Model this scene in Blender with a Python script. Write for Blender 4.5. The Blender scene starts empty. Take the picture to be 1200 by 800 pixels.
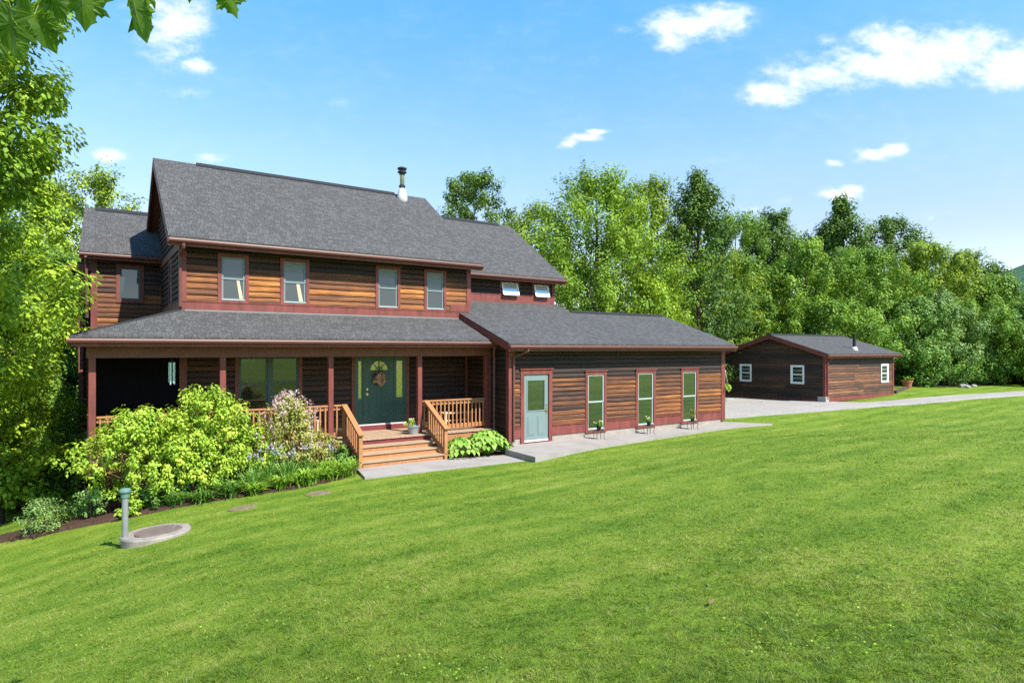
import bpy, math, random
import numpy as np
from mathutils import Vector, Matrix

# ------------------------------------------------------------------ camera, sky, sun, exposure
SC = bpy.context.scene
COL = SC.collection
CAMZ = 2.9
cd = bpy.data.cameras.new("camera")
cam = bpy.data.objects.new("camera", cd)
COL.objects.link(cam)
cam.location = (0, 0, CAMZ)
YAW = math.atan2(0.5606, 0.828)
cam.rotation_euler = (math.pi / 2, 0, -YAW)
cd.sensor_width = 36
cd.lens = 22.14
cd.shift_y = 10 / 1200
cd.clip_start = 0.05
cd.clip_end = 4000
SC.camera = cam

SUN_ELEV = math.radians(49)
SUN_AZ = math.atan2(0.28, -1.0)          # clockwise from +Y
SKY_STRENGTH = 0.115
SUN_STRENGTH = 4.9
EXPOSURE = 0.91
SC.view_settings.view_transform = 'Standard'
SC.view_settings.look = 'None'
SC.view_settings.gamma = 1
SC.view_settings.use_curve_mapping = False
SC.view_settings.exposure = EXPOSURE

sun = bpy.data.lights.new("sun", 'SUN')
sun.energy = SUN_STRENGTH
sun.angle = math.radians(0.55)
sun.color = (1.0, 0.955, 0.88)
suno = bpy.data.objects.new("sun", sun)
COL.objects.link(suno)
sdir = Vector((math.sin(SUN_AZ) * math.cos(SUN_ELEV), math.cos(SUN_AZ) * math.cos(SUN_ELEV), math.sin(SUN_ELEV)))
suno.rotation_euler = sdir.to_track_quat('Z', 'Y').to_euler()
suno.location = (20, -20, 40)

W = bpy.data.worlds.new("World")
SC.world = W
W.use_nodes = True
nt = W.node_tree
nt.nodes.clear()


class NT:
    """small helper to write node graphs"""
    def __init__(s, tree):
        s.t = tree
    def n(s, typ, **kw):
        nd = s.t.nodes.new(typ)
        for k, v in kw.items():
            if k.startswith('i_'):
                nd.inputs[k[2:].replace('_', ' ')].default_value = v
            else:
                setattr(nd, k, v)
        return nd
    def l(s, a, b):
        s.t.links.new(a, b)
    def _in(s, sock, v):
        if isinstance(v, (int, float, tuple, list)):
            sock.default_value = v
        else:
            s.l(v, sock)
    def math(s, op, a, b=None, c=None, clamp=False):
        nd = s.n('ShaderNodeMath', operation=op, use_clamp=clamp)
        s._in(nd.inputs[0], a)
        if b is not None: s._in(nd.inputs[1], b)
        if c is not None: s._in(nd.inputs[2], c)
        return nd.outputs[0]
    def vec(s, op, a, b=None):
        nd = s.n('ShaderNodeVectorMath', operation=op)
        s._in(nd.inputs[0], a)
        if b is not None: s._in(nd.inputs[1], b)
        return nd.outputs['Value'] if op in ('DOT_PRODUCT', 'LENGTH') else nd.outputs[0]
    def comb(s, x, y, z):
        nd = s.n('ShaderNodeCombineXYZ')
        for i, v in enumerate((x, y, z)): s._in(nd.inputs[i], v)
        return nd.outputs[0]
    def noise(s, vec, scale, detail=4, rough=0.55, dim='3D'):
        nd = s.n('ShaderNodeTexNoise', noise_dimensions=dim)
        if vec is not None: s.l(vec, nd.inputs['Vector'])
        nd.inputs['Scale'].default_value = scale
        nd.inputs['Detail'].default_value = detail
        nd.inputs['Roughness'].default_value = rough
        return nd.outputs['Fac']
    def ramp(s, fac, stops):
        nd = s.n('ShaderNodeValToRGB')
        el = nd.color_ramp.elements
        while len(el) < len(stops): el.new(0.5)
        for e, (p, c) in zip(el, stops):
            e.position = p
            e.color = (c[0], c[1], c[2], 1) if not isinstance(c, (int, float)) else (c, c, c, 1)
        s._in(nd.inputs['Fac'], fac)
        return nd.outputs['Color']
    def mix(s, fac, a, b, mode='MIX'):
        nd = s.n('ShaderNodeMix', data_type='RGBA', blend_type=mode)
        s._in(nd.inputs['Factor'], fac)
        for sk, v in ((nd.inputs['A'], a), (nd.inputs['B'], b)):
            if isinstance(v, (tuple, list)): sk.default_value = (*v[:3], 1)
            else: s.l(v, sk)
        return nd.outputs['Result']
    def mapping(s, vec, scale=(1, 1, 1), loc=(0, 0, 0), rot=(0, 0, 0)):
        nd = s.n('ShaderNodeMapping')
        s.l(vec, nd.inputs['Vector'])
        nd.inputs['Scale'].default_value = scale
        nd.inputs['Location'].default_value = loc
        nd.inputs['Rotation'].default_value = rot
        return nd.outputs[0]


w = NT(nt)
sky = w.n('ShaderNodeTexSky', sky_type='NISHITA', sun_disc=False)
sky.sun_elevation = SUN_ELEV
sky.sun_rotation = SUN_AZ
sky.altitude = 400
sky.air_density = 0.7
sky.dust_density = 0.0
sky.ozone_density = 3.0
tc = w.n('ShaderNodeTexCoord')
dirv = tc.outputs['Generated']
# fair-weather clouds: each one an azimuth / elevation patch in the sky, broken up by noise
FW = (0.5606, 0.828, 0.0)
RT = (0.828, -0.5606, 0.0)
df = w.vec('DOT_PRODUCT', dirv, FW)
dfc = w.math('MAXIMUM', df, 0.05)
gx = w.math('DIVIDE', w.vec('DOT_PRODUCT', dirv, RT), dfc)
gz = w.math('DIVIDE', w.vec('DOT_PRODUCT', dirv, (0, 0, 1)), dfc)
gp = w.comb(gx, gz, 0.0)
CS = 1.15
CL = [(0.62, 0.452, .22, .040), (0.70, 0.470, .13, .052), (0.80, 0.455, .14, .052), (0.48, 0.432, .11, .034), (0.415, 0.408, .06, .028), (0.60, 0.490, .07, .040), (0.505, 0.488, .035, .022),
      (0.285, 0.515, .10, .036), (0.33, 0.530, .07, .028), (0.25, 0.492, .035, .028), (0.19, 0.507, .05, .016),
      (-0.535, 0.512, .072, .075), (-0.50, 0.452, .03, .018), (-0.57, .55, .07, .06), (-0.52, .405, .05, .018),
      (-0.637, 0.308, .044, .013), (-0.48, 0.304, .05, .011),
      (0.115, 0.338, .040, .010), (0.135, 0.348, .030, .007), (0.09, .328, .022, .009),
      (0.572, 0.312, .048, .016), (0.600, .317, .028, .016), (0.511, 0.297, .022, .009), (0.520, 0.246, .052, .014), (0.535, .252, .03, .012),
      (0.708, 0.338, .016, .007), (0.44, 0.237, .026, .008), (0.375, .222, .034, .011), (0.69, .31, .010, .005), (0.66, .215, .012, .005), (-0.66, .35, .03, .007), (-.28, .395, .03, .03), (.02, .18, .06, .007), (0.3, .30, .10, .010), (0.05, .46, .12, .012)]
WEAK = {6: .4, 10: .5, 11: .9, 13: .7, 14: .35, 16: .5, 25: .3, 26: .35, 27: .35, 28: .25, 29: .25, 30: .3, 31: .2, 32: .2, 33: .13, 34: .13}
gpa = w.vec('MULTIPLY', gp, (1.0, 1.7, 1.0))
n1 = w.noise(gpa, 9.0, 7, 0.62)
n2 = w.noise(gpa, 34.0, 5, 0.65)
warp = w.n('ShaderNodeTexNoise', noise_dimensions='3D')
w.l(gp, warp.inputs['Vector']); warp.inputs['Scale'].default_value = 14; warp.inputs['Detail'].default_value = 3
wp = w.vec('ADD', gp, w.vec('MULTIPLY', w.vec('SUBTRACT', warp.outputs['Color'], (0.5, 0.5, 0.5)), (0.05, 0.028, 0)))
field = None
for i, (cx, cy, rx, ry) in enumerate(CL):
    q = w.vec('MULTIPLY', w.vec('SUBTRACT', wp, (cx, cy, 0)), (1 / (rx * CS), 1 / (ry * CS), 0))
    v = w.math('SUBTRACT', 1.0, w.vec('LENGTH', q))
    v = w.math('MAXIMUM', v, 0)
    if i in WEAK: v = w.math('MULTIPLY', v, WEAK[i])
    field = v if field is None else w.math('SMOOTH_MAX', field, v, 0.12)
nz = w.math('ADD', w.math('MULTIPLY', w.math('SUBTRACT', n1, 0.5), 1.7), w.math('MULTIPLY', w.math('SUBTRACT', n2, 0.5), 1.1))
dens = w.math('ADD', field, w.math('MULTIPLY', nz, w.math('MINIMUM', 1.0, w.math('MULTIPLY', field, 3.0))))
alpha = w.n('ShaderNodeMapRange', interpolation_type='SMOOTHSTEP')
w.l(dens, alpha.inputs['Value'])
alpha.inputs['From Min'].default_value = 0.02
alpha.inputs['From Max'].default_value = 1.05
al = w.math('MULTIPLY', alpha.outputs[0], w.math('GREATER_THAN', df, 0.1))
al = w.math('MULTIPLY', al, 0.92)
cshade = w.ramp(w.math('ADD', w.math('MULTIPLY', field, 0.8), w.math('MULTIPLY', n2, 0.5)), [(0.1, (4.6, 5.2, 6.2)), (0.75, (6.2, 6.3, 6.5))])
sz = w.n('ShaderNodeSeparateXYZ'); w.l(dirv, sz.inputs[0])
grade = w.ramp(w.math('MAXIMUM', sz.outputs[2], 0.0), [(0.0, (0.50, 0.37, 0.28)), (0.158, (0.50, 0.385, 0.30)), (0.275, (0.52, 0.51, 0.425)), (0.47, (0.345, 0.60, 0.62)), (1.0, (0.30, 0.57, 0.62))])
graded = w.vec('MULTIPLY', w.vec('MULTIPLY', sky.outputs[0], grade), (3.4, 3.4, 3.4))
col = w.mix(al, graded, cshade)
bg = w.n('ShaderNodeBackground')
w.l(col, bg.inputs['Color'])
bg.inputs['Strength'].default_value = SKY_STRENGTH
out = w.n('ShaderNodeOutputWorld')
w.l(bg.outputs[0], out.inputs['Surface'])

SC.render.engine = 'CYCLES'
SC.cycles.max_bounces = 6
SC.cycles.diffuse_bounces = 3
SC.cycles.glossy_bounces = 2
SC.cycles.transmission_bounces = 3
SC.cycles.transparent_max_bounces = 6
SC.cycles.use_denoising = False
SC.cycles.caustics_reflective = False
SC.cycles.caustics_refractive = False

# ------------------------------------------------------------------ helpers
rnd = random.Random(7)
C_, S_ = 0.828, 0.5606


def at(u, D):
    """ground position on the bearing of photo column u, D metres ahead of the camera"""
    r = (u - 600) / 738.0 * D
    return C_ * r + S_ * D, -S_ * r + C_ * D


def tag(o, label=None, cat=None, group=None, kind=None):
    if label: o['label'] = label
    if cat: o['category'] = cat
    if group: o['group'] = group
    if kind: o['kind'] = kind
    return o


def empty(name, loc, rz=0.0):
    o = bpy.data.objects.new(name, None)
    o.empty_display_size = 0.2
    COL.objects.link(o)
    o.location = loc
    o.rotation_euler = (0, 0, rz)
    return o


def copy_tree(o, parent=None):
    c = o.copy()
    COL.objects.link(c)
    if parent is not None:
        c.parent = parent
    for ch in list(o.children):
        copy_tree(ch, c)
    return c


class MB:
    def __init__(s, org=(0, 0, 0), T=None):
        s.v = []; s.f = []; s.t = []; s.o = org; s.T = T
    def vert(s, p):
        if s.T: p = s.T(*p)
        s.v.append((p[0] - s.o[0], p[1] - s.o[1], p[2] - s.o[2]))
        return len(s.v) - 1
    def face(s, pts, tone=0.5):
        s.f.append([s.vert(p) for p in pts]); s.t.append(tone)
    def idx(s, ids, tone=0.5):
        s.f.append(list(ids)); s.t.append(tone)
    def box(s, x0, x1, y0, y1, z0, z1, tone=0.5):
        a = [s.vert((x, y, z)) for x in (x0, x1) for y in (y0, y1) for z in (z0, z1)]
        for q in ((0, 1, 3, 2), (4, 6, 7, 5), (0, 4, 5, 1), (2, 3, 7, 6), (0, 2, 6, 4), (1, 5, 7, 3)):
            s.idx([a[i] for i in q], tone)
    def hexa(s, bot, top, tone=0.5):
        """prism between two loops of points with the same count"""
        n = len(bot)
        b = [s.vert(p) for p in bot]; t = [s.vert(p) for p in top]
        s.idx(b[::-1], tone); s.idx(t, tone)
        for i in range(n):
            j = (i + 1) % n
            s.idx([b[i], b[j], t[j], t[i]], tone)
    def beam(s, p, q, wdt, hgt, up=(0, 0, 1), tone=0.5):
        """rectangular bar from p to q; hgt along up"""
        p, q = Vector(p), Vector(q)
        d = (q - p).normalized(); u = Vector(up)
        sd = d.cross(u).normalized() * wdt / 2
        u2 = sd.cross(d).normalized() * hgt / 2
        A = [p + sd + u2, p - sd + u2, p - sd - u2, p + sd - u2]
        B = [x + (q - p) for x in A]
        s.hexa([tuple(x) for x in A], [tuple(x) for x in B], tone)
    def tube(s, pts, rad, n=8, tone=0.5, cap=True):
        pts = [Vector(p) for p in pts]
        if isinstance(rad, (int, float)): rad = [rad] * len(pts)
        rings = []
        for i, p in enumerate(pts):
            d = (pts[min(i + 1, len(pts) - 1)] - pts[max(i - 1, 0)])
            d = d.normalized() if d.length > 1e-9 else Vector((0, 0, 1))
            a = d.cross(Vector((0, 0, 1)) if abs(d.z) < 0.9 else Vector((1, 0, 0))).normalized()
            b = d.cross(a)
            rings.append([s.vert(tuple(p + (a * math.cos(2 * math.pi * k / n) + b * math.sin(2 * math.pi * k / n)) * rad[i])) for k in range(n)])
        for r0, r1 in zip(rings, rings[1:]):
            for k in range(n):
                s.idx([r0[k], r0[(k + 1) % n], r1[(k + 1) % n], r1[k]], tone)
        if cap:
            s.idx(rings[0][::-1], tone); s.idx(rings[-1], tone)
    def lathe(s, c, prof, n=16, tone=0.5):
        rings = [[s.vert((c[0] + r * math.cos(2 * math.pi * k / n), c[1] + r * math.sin(2 * math.pi * k / n), c[2] + z)) for k in range(n)] for r, z in prof]
        for r0, r1 in zip(rings, rings[1:]):
            for k in range(n):
                s.idx([r0[k], r0[(k + 1) % n], r1[(k + 1) % n], r1[k]], tone)
        s.idx(rings[0][::-1], tone); s.idx(rings[-1], tone)
    def build(s, name, mat, parent=None, smooth=False, bevel=0.0, fixn=True):
        me = bpy.data.meshes.new(name)
        me.from_pydata(s.v, [], s.f)
        if fixn:
            import bmesh
            bm = bmesh.new(); bm.from_mesh(me)
            bmesh.ops.recalc_face_normals(bm, faces=bm.faces)
            bm.to_mesh(me); bm.free()
        me.update()
        at_ = me.attributes.new('tone', 'FLOAT', 'FACE')
        at_.data.foreach_set('value', np.array(s.t, dtype=np.float32))
        uv = me.uv_layers.new(name='uv')
        buf = np.zeros((len(me.loops), 2), dtype=np.float32)
        Z = Vector((0, 0, 1))
        for p in me.polygons:
            nrm = p.normal
            if abs(nrm.z) > 0.985:
                a, b = Vector((1, 0, 0)), Vector((0, 1, 0))
            else:
                a = Z.cross(nrm).normalized(); b = nrm.cross(a)
            for li in p.loop_indices:
                co = me.vertices[me.loops[li].vertex_index].co
                buf[li] = (co.dot(a), co.dot(b))
        uv.data.foreach_set('uv', buf.ravel())
        if smooth:
            me.polygons.foreach_set('use_smooth', [True] * len(me.polygons))
        me.materials.append(mat)
        o = bpy.data.objects.new(name, me)
        COL.objects.link(o)
        if parent is not None: o.parent = parent
        if bevel:
            m = o.modifiers.new('bevel', 'BEVEL'); m.width = bevel; m.segments = 1; m.limit_method = 'ANGLE'
        return o


def np_mesh(name, verts, faces_n, tone, mat, parent=None, smooth=False):
    """verts (N*faces_n,3): every face owns its vertices"""
    me = bpy.data.meshes.new(name)
    nv = len(verts); nf = nv // faces_n
    me.vertices.add(nv); me.loops.add(nv); me.polygons.add(nf)
    me.vertices.foreach_set('co', np.ascontiguousarray(verts, dtype=np.float32).ravel())
    me.loops.foreach_set('vertex_index', np.arange(nv, dtype=np.int32))
    me.polygons.foreach_set('loop_start', np.arange(0, nv, faces_n, dtype=np.int32))
    me.polygons.foreach_set('loop_total', np.full(nf, faces_n, dtype=np.int32))
    if smooth: me.polygons.foreach_set('use_smooth', np.ones(nf, dtype=bool))
    me.update(calc_edges=True)
    a = me.attributes.new('tone', 'FLOAT', 'FACE')
    a.data.foreach_set('value', np.asarray(tone, dtype=np.float32))
    me.materials.append(mat)
    o = bpy.data.objects.new(name, me)
    COL.objects.link(o)
    if parent is not None: o.parent = parent
    return o


# ------------------------------------------------------------------ materials
def mat_base(name):
    m = bpy.data.materials.new(name)
    m.use_nodes = True
    t = m.node_tree
    t.nodes.clear()
    b = NT(t)
    p = b.n('ShaderNodeBsdfPrincipled')
    o = b.n('ShaderNodeOutputMaterial')
    b.l(p.outputs[0], o.inputs[0])
    return m, b, p, o


def bump(b, p, h, strength=0.3, dist=0.02):
    n = b.n('ShaderNodeBump')
    n.inputs['Strength'].default_value = strength
    n.inputs['Distance'].default_value = dist
    b.l(h, n.inputs['Height'])
    b.l(n.outputs[0], p.inputs['Normal'])


def simple(name, c, rough=0.6, var=0.25, scale=6.0, spec=0.4, bmp=0.15, metal=0.0, streak=None):
    m, b, p, o = mat_base(name)
    g = b.n('ShaderNodeTexCoord').outputs['Object']
    if streak: g = b.mapping(g, streak)
    n = b.noise(g, scale, 5, 0.6)
    c2 = tuple(x * (1 - var) for x in c); c3 = tuple(min(1, x * (1 + var)) for x in c)
    b.l(b.ramp(n, [(0.25, c2), (0.75, c3)]), p.inputs['Base Color'])
    p.inputs['Roughness'].default_value = rough
    p.inputs['Specular IOR Level'].default_value = spec
    p.inputs['Metallic'].default_value = metal
    if bmp: bump(b, p, n, bmp, 0.01)
    return m


def siding_mat(name, stops, rough=0.7, streak=0.55):
    m, b, p, o = mat_base(name)
    uv = b.n('ShaderNodeUVMap', uv_map='uv').outputs[0]
    tone = b.n('ShaderNodeAttribute', attribute_name='tone').outputs['Fac']
    gcoord = b.n('ShaderNodeTexCoord').outputs['Object']
    n1 = b.noise(b.mapping(uv, (1.3, 26, 1)), 1.0, 5, 0.65)
    n2 = b.noise(b.mapping(uv, (0.35, 1.1, 1)), 1.0, 3, 0.55)
    n3 = b.noise(b.mapping(uv, (6, 70, 1)), 1.0, 3, 0.6)
    f = b.math('ADD', tone, b.math('MULTIPLY', b.math('SUBTRACT', n1, 0.5), streak * 2))
    f = b.math('ADD', f, b.math('MULTIPLY', b.math('SUBTRACT', n2, 0.5), 1.05))
    f = b.math('ADD', f, b.math('MULTIPLY', b.math('SUBTRACT', n3, 0.5), 0.3), clamp=True)
    c = b.ramp(f, stops)
    kv = b.n('ShaderNodeTexVoronoi'); b.l(b.mapping(uv, (1.6, 6.1, 1)), kv.inputs['Vector']); kv.inputs['Scale'].default_value = 1.0
    knot = b.math('LESS_THAN', kv.outputs['Distance'], 0.09)
    c = b.mix(b.math('MULTIPLY', knot, 0.6), c, (0.02, 0.010, 0.006))
    b.l(c, p.inputs['Base Color'])
    p.inputs['Roughness'].default_value = rough
    p.inputs['Specular IOR Level'].default_value = 0.35
    bump(b, p, n3, 0.25, 0.006)
    return m


def shingle_mat(name, k=1.0):
    m, b, p, o = mat_base(name)
    uv = b.n('ShaderNodeUVMap', uv_map='uv').outputs[0]
    wob = b.noise(b.mapping(uv, (1, 1, 1)), 2.0, 3, 0.5)
    uvw = b.vec('ADD', uv, b.comb(0, b.math('MULTIPLY', b.math('SUBTRACT', wob, 0.5), 0.02), 0))
    br = b.n('ShaderNodeTexBrick')
    b.l(uvw, br.inputs['Vector'])
    br.offset = 0.37; br.offset_frequency = 3; br.squash = 0.62; br.squash_frequency = 2
    for k_, v_ in (('Scale', 1.0), ('Mortar Size', 0.006), ('Mortar Smooth', 0.3), ('Bias', 0.0), ('Brick Width', 0.15), ('Row Height', 0.125)):
        br.inputs[k_].default_value = v_
    br.inputs['Color1'].default_value = (0, 0, 0, 1); br.inputs['Color2'].default_value = (1, 1, 1, 1); br.inputs['Mortar'].default_value = (0.1, 0.1, 0.1, 1)
    n1 = b.noise(b.mapping(uv, (16, 62, 1)), 1.0, 4, 0.75)
    n2 = b.noise(b.mapping(uv, (0.5, 0.28, 1)), 1.0, 4, 0.6)
    tab = b.n('ShaderNodeRGBToBW'); b.l(br.outputs['Color'], tab.inputs[0])
    f = b.math('ADD', b.math('MULTIPLY', tab.outputs[0], 0.28), b.math('MULTIPLY', n1, 0.72))
    f = b.math('ADD', f, b.math('MULTIPLY', b.math('SUBTRACT', n2, 0.5), 0.10), clamp=True)
    c = b.ramp(f, [(0.2, (0.050 * k, 0.049 * k, 0.047 * k)), (0.48, (0.080 * k, 0.078 * k, 0.075 * k)), (0.8, (0.130 * k, 0.127 * k, 0.122 * k))])
    c = b.mix(b.math('MULTIPLY', br.outputs['Fac'], 0.8), c, (0.022, 0.022, 0.025))
    b.l(c, p.inputs['Base Color'])
    p.inputs['Roughness'].default_value = 0.9
    p.inputs['Specular IOR Level'].default_value = 0.2
    h = b.math('SUBTRACT', b.math('ADD', b.math('MULTIPLY', tab.outputs[0], 0.5), b.math('MULTIPLY', n1, 0.4)), br.outputs['Fac'])
    bump(b, p, h, 0.5, 0.012)
    return m


KLEAF = {'leaf_bright': 1.65, 'leaf_maple': 1.55, 'leaf_olive': 1.65, 'leaf_mid': 1.8, 'leaf_dark': 1.8, 'leaf_deep': 1.75, 'leaf_blade': 1.6, 'leaf_iris': 1.7, 'leaf_bluegreen': 1.7, 'leaf_lime': 1.5}


def leaf_mat(name, dark, mid, light, trans=0.28, spec=0.25):
    k = KLEAF.get(name, 1.0)
    dark, mid, light = [tuple(min(.8, x * k * (1.08 if i == 0 and k > 1 else 1) * g_) for i, x in enumerate(q)) for q, g_ in ((dark, .9), (mid, 1.05), (light, 1.08))]
    m, b, p, o = mat_base(name)
    tone = b.n('ShaderNodeAttribute', attribute_name='tone').outputs['Fac']
    c = b.ramp(tone, [(0.0, dark), (0.5, mid), (1.0, light)])
    b.l(c, p.inputs['Base Color'])
    p.inputs['Roughness'].default_value = 0.55
    p.inputs['Specular IOR Level'].default_value = spec
    tr = b.n('ShaderNodeBsdfTranslucent')
    tcol = b.mix(1.0, c, (1.25, 1.15, 0.5), 'MULTIPLY')
    b.l(tcol, tr.inputs['Color'])
    mx = b.n('ShaderNodeMixShader'); mx.inputs[0].default_value = trans
    b.l(p.outputs[0], mx.inputs[1]); b.l(tr.outputs[0], mx.inputs[2]); b.l(mx.outputs[0], o.inputs[0])
    return m


def glass_mat(name, body, refl, rough=0.03):
    m, b, p, o = mat_base(name)
    g = b.n('ShaderNodeTexCoord').outputs['Object']
    n = b.noise(g, 1.3, 2, 0.5)
    p.inputs['Base Color'].default_value = (*body, 1)
    p.inputs['Roughness'].default_value = 0.5; p.inputs['Specular IOR Level'].default_value = 0.0
    gl = b.n('ShaderNodeBsdfGlossy'); gl.inputs['Roughness'].default_value = rough
    gl.inputs['Color'].default_value = (0.92, 0.97, 0.95, 1)
    bn = b.n('ShaderNodeBump'); bn.inputs['Strength'].default_value = 0.06; bn.inputs['Distance'].default_value = 0.05
    b.l(n, bn.inputs['Height']); b.l(bn.outputs[0], gl.inputs['Normal'])
    fr = b.n('ShaderNodeFresnel'); fr.inputs['IOR'].default_value = 1.55
    fac = b.math('ADD', b.math('MULTIPLY', fr.outputs[0], 1.0), refl, clamp=True)
    mx = b.n('ShaderNodeMixShader')
    b.l(fac, mx.inputs[0]); b.l(p.outputs[0], mx.inputs[1]); b.l(gl.outputs[0], mx.inputs[2]); b.l(mx.outputs[0], o.inputs[0])
    return m


M = {}
M['siding'] = siding_mat('log_siding', [(0.0, (0.020, 0.014, 0.011)), (0.33, (0.052, 0.025, 0.016)), (0.55, (0.135, 0.050, 0.020)), (0.76, (0.265, 0.094, 0.021)), (0.9, (0.39, 0.152, 0.029)), (1.0, (0.46, 0.205, 0.05))])
M['siding_dark'] = siding_mat('weathered_siding', [(0.0, (0.016, 0.013, 0.012)), (0.36, (0.042, 0.027, 0.020)), (0.58, (0.105, 0.048, 0.026)), (0.80, (0.21, 0.085, 0.036)), (1.0, (0.30, 0.15, 0.07))])
M['trim'] = simple('red_trim_paint', (0.172, 0.043, 0.033), 0.6, 0.38, 5.0, streak=(1, 1, 0.35))
M['trim_dark'] = simple('brown_trim_paint', (0.15, 0.050, 0.030), 0.6, 0.22, 4.0)
M['gutter'] = simple('rose_brown_gutter', (0.135, 0.052, 0.040), 0.5, 0.12, 3.0, bmp=0)
M['shingle'] = shingle_mat('asphalt_shingles', 0.95)
M['ridge'] = simple('ridge_cap', (0.020, 0.020, 0.022), 0.9, 0.3, 20)
M['pale_pane'] = glass_mat('tilted_pane', (0.50, 0.52, 0.54), 0.25, 0.05)  # pale body colour with some mirror reflection
M['glass'] = glass_mat('window_glass', (0.022, 0.034, 0.036), 0.03)
M['glass_green'] = glass_mat('low_e_glass', (0.014, 0.022, 0.014), 0.20)
M['glass_olive'] = glass_mat('porch_glass', (0.026, 0.034, 0.014), 0.07)
M['screen'] = glass_mat('insect_screen', (0.050, 0.058, 0.062), 0.0, 0.5)
M['sash_teal'] = simple('teal_grey_sash', (0.16, 0.215, 0.215), 0.5, 0.08, 3, bmp=0)
M['sash_green'] = simple('dark_green_sash', (0.040, 0.085, 0.060), 0.45, 0.1, 3, bmp=0)
M['sash_pale'] = simple('pale_sage_sash', (0.34, 0.41, 0.385), 0.45, 0.06, 3, bmp=0)
M['white'] = simple('white_paint', (0.78, 0.78, 0.76), 0.5, 0.05, 4, bmp=0)
M['blind'] = simple('window_blind', (0.19, 0.21, 0.20), 0.7, 0.08, 4, bmp=0)
M['door_dark'] = simple('dark_green_door', (0.030, 0.085, 0.066), 0.35, 0.08, 3, bmp=0)
M['door_sage'] = simple('sage_door_paint', (0.165, 0.222, 0.212), 0.4, 0.05, 3, bmp=0)
M['sidelight'] = glass_mat('painted_glow_sidelight', (0.50, 0.56, 0.09), 0.06, 0.15)  # bright yellow-green body stands for the lit interior behind the glass
M['brass'] = simple('brass', (0.75, 0.55, 0.24), 0.25, 0.05, 3, metal=1.0, bmp=0)
M['cedar'] = simple('cedar_rail', (0.37, 0.165, 0.065), 0.6, 0.25, 5.0, streak=(3, 3, 1.2))
M['tread'] = simple('cedar_tread', (0.37, 0.255, 0.155), 0.65, 0.22, 4.0, streak=(0.7, 9, 3))
M['deck'] = simple('deck_board', (0.38, 0.26, 0.16), 0.7, 0.25, 3.0, streak=(8, 0.8, 3))
M['red_riser'] = simple('dark_red_riser', (0.16, 0.030, 0.032), 0.6, 0.15, 4)
M['concrete'] = simple('concrete', (0.33, 0.305, 0.28), 0.85, 0.16, 3.0, spec=0.25, bmp=0.3)
M['concrete_old'] = simple('old_concrete', (0.27, 0.235, 0.195), 0.9, 0.28, 7.0, spec=0.2, bmp=0.4)
M['block'] = simple('foundation_block', (0.31, 0.27, 0.22), 0.85, 0.2, 5.0, spec=0.2, bmp=0.3)
M['rubber'] = simple('brown_lid', (0.150, 0.112, 0.090), 0.8, 0.25, 9)
M['dirt_lid'] = simple('soil_stained_lid', (0.175, 0.145, 0.080), 0.95, 0.4, 14, spec=0.1, bmp=0.5)
M['pipe_grey'] = simple('grey_pvc', (0.205, 0.213, 0.205), 0.5, 0.12, 6)
M['pipe_cap'] = simple('green_grey_cap', (0.11, 0.20, 0.17), 0.45, 0.1, 5, bmp=0)
M['steel'] = simple('galvanised_flue', (0.55, 0.55, 0.55), 0.35, 0.12, 6, metal=0.8, bmp=0)
M['black'] = simple('black_metal', (0.018, 0.018, 0.020), 0.45, 0.2, 6, bmp=0)
M['flash'] = simple('pale_flashing', (0.56, 0.54, 0.50), 0.5, 0.1, 5, bmp=0)
M['bark'] = simple('bark', (0.085, 0.062, 0.045), 0.9, 0.4, 9.0, spec=0.2, bmp=0.6, streak=(1, 1, 0.25))
M['bark_pale'] = simple('pale_bark', (0.27, 0.25, 0.22), 0.9, 0.35, 6.0, spec=0.2, bmp=0.4, streak=(1, 1, 0.4))
M['twig'] = simple('shrub_stem', (0.10, 0.060, 0.038), 0.85, 0.3, 12, spec=0.2)
M['mulch'] = simple('bark_mulch', (0.062, 0.036, 0.024), 0.95, 0.55, 26, spec=0.15, bmp=1.0)
M['rock'] = simple('pale_rock', (0.26, 0.25, 0.225), 0.85, 0.25, 6, spec=0.2, bmp=0.6)
M['zinc'] = simple('zinc_pot', (0.32, 0.35, 0.35), 0.4, 0.12, 5, metal=0.3, bmp=0)
M['chime'] = simple('chime_tube', (0.42, 0.62, 0.62), 0.3, 0.06, 4, metal=0.35, bmp=0)
M['terracotta'] = simple('terracotta', (0.38, 0.13, 0.065), 0.75, 0.15, 6)
M['bench_wood'] = simple('bench_wood', (0.62, 0.45, 0.28), 0.6, 0.15, 5)
M['cream'] = simple('dried_hydrangea', (0.60, 0.40, 0.25), 0.8, 0.3, 30)
M['shade_panel'] = simple('near_black_shade', (0.006, 0.006, 0.007), 0.9, 0.1, 5, spec=0.05, bmp=0)  # flat near-black that stands for shade inside the side porch
M['ceiling'] = simple('porch_ceiling', (0.15, 0.085, 0.05), 0.7, 0.2, 4)
M['fiber'] = simple('coir', (0.17, 0.10, 0.05), 0.9, 0.3, 20)
M['petal_pink'] = leaf_mat('pink_petals', (0.50, 0.27, 0.36), (0.68, 0.46, 0.55), (0.80, 0.70, 0.72), 0.3)
M['petal_blue'] = leaf_mat('blue_petals', (0.22, 0.22, 0.38), (0.34, 0.34, 0.48), (0.50, 0.51, 0.60), 0.3)
M['petal_red'] = leaf_mat('red_petals', (0.30, 0.05, 0.08), (0.50, 0.12, 0.16), (0.70, 0.35, 0.38), 0.3)
M['petal_white'] = leaf_mat('cream_petals', (0.55, 0.55, 0.30), (0.75, 0.75, 0.52), (0.85, 0.85, 0.70), 0.3)

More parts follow.
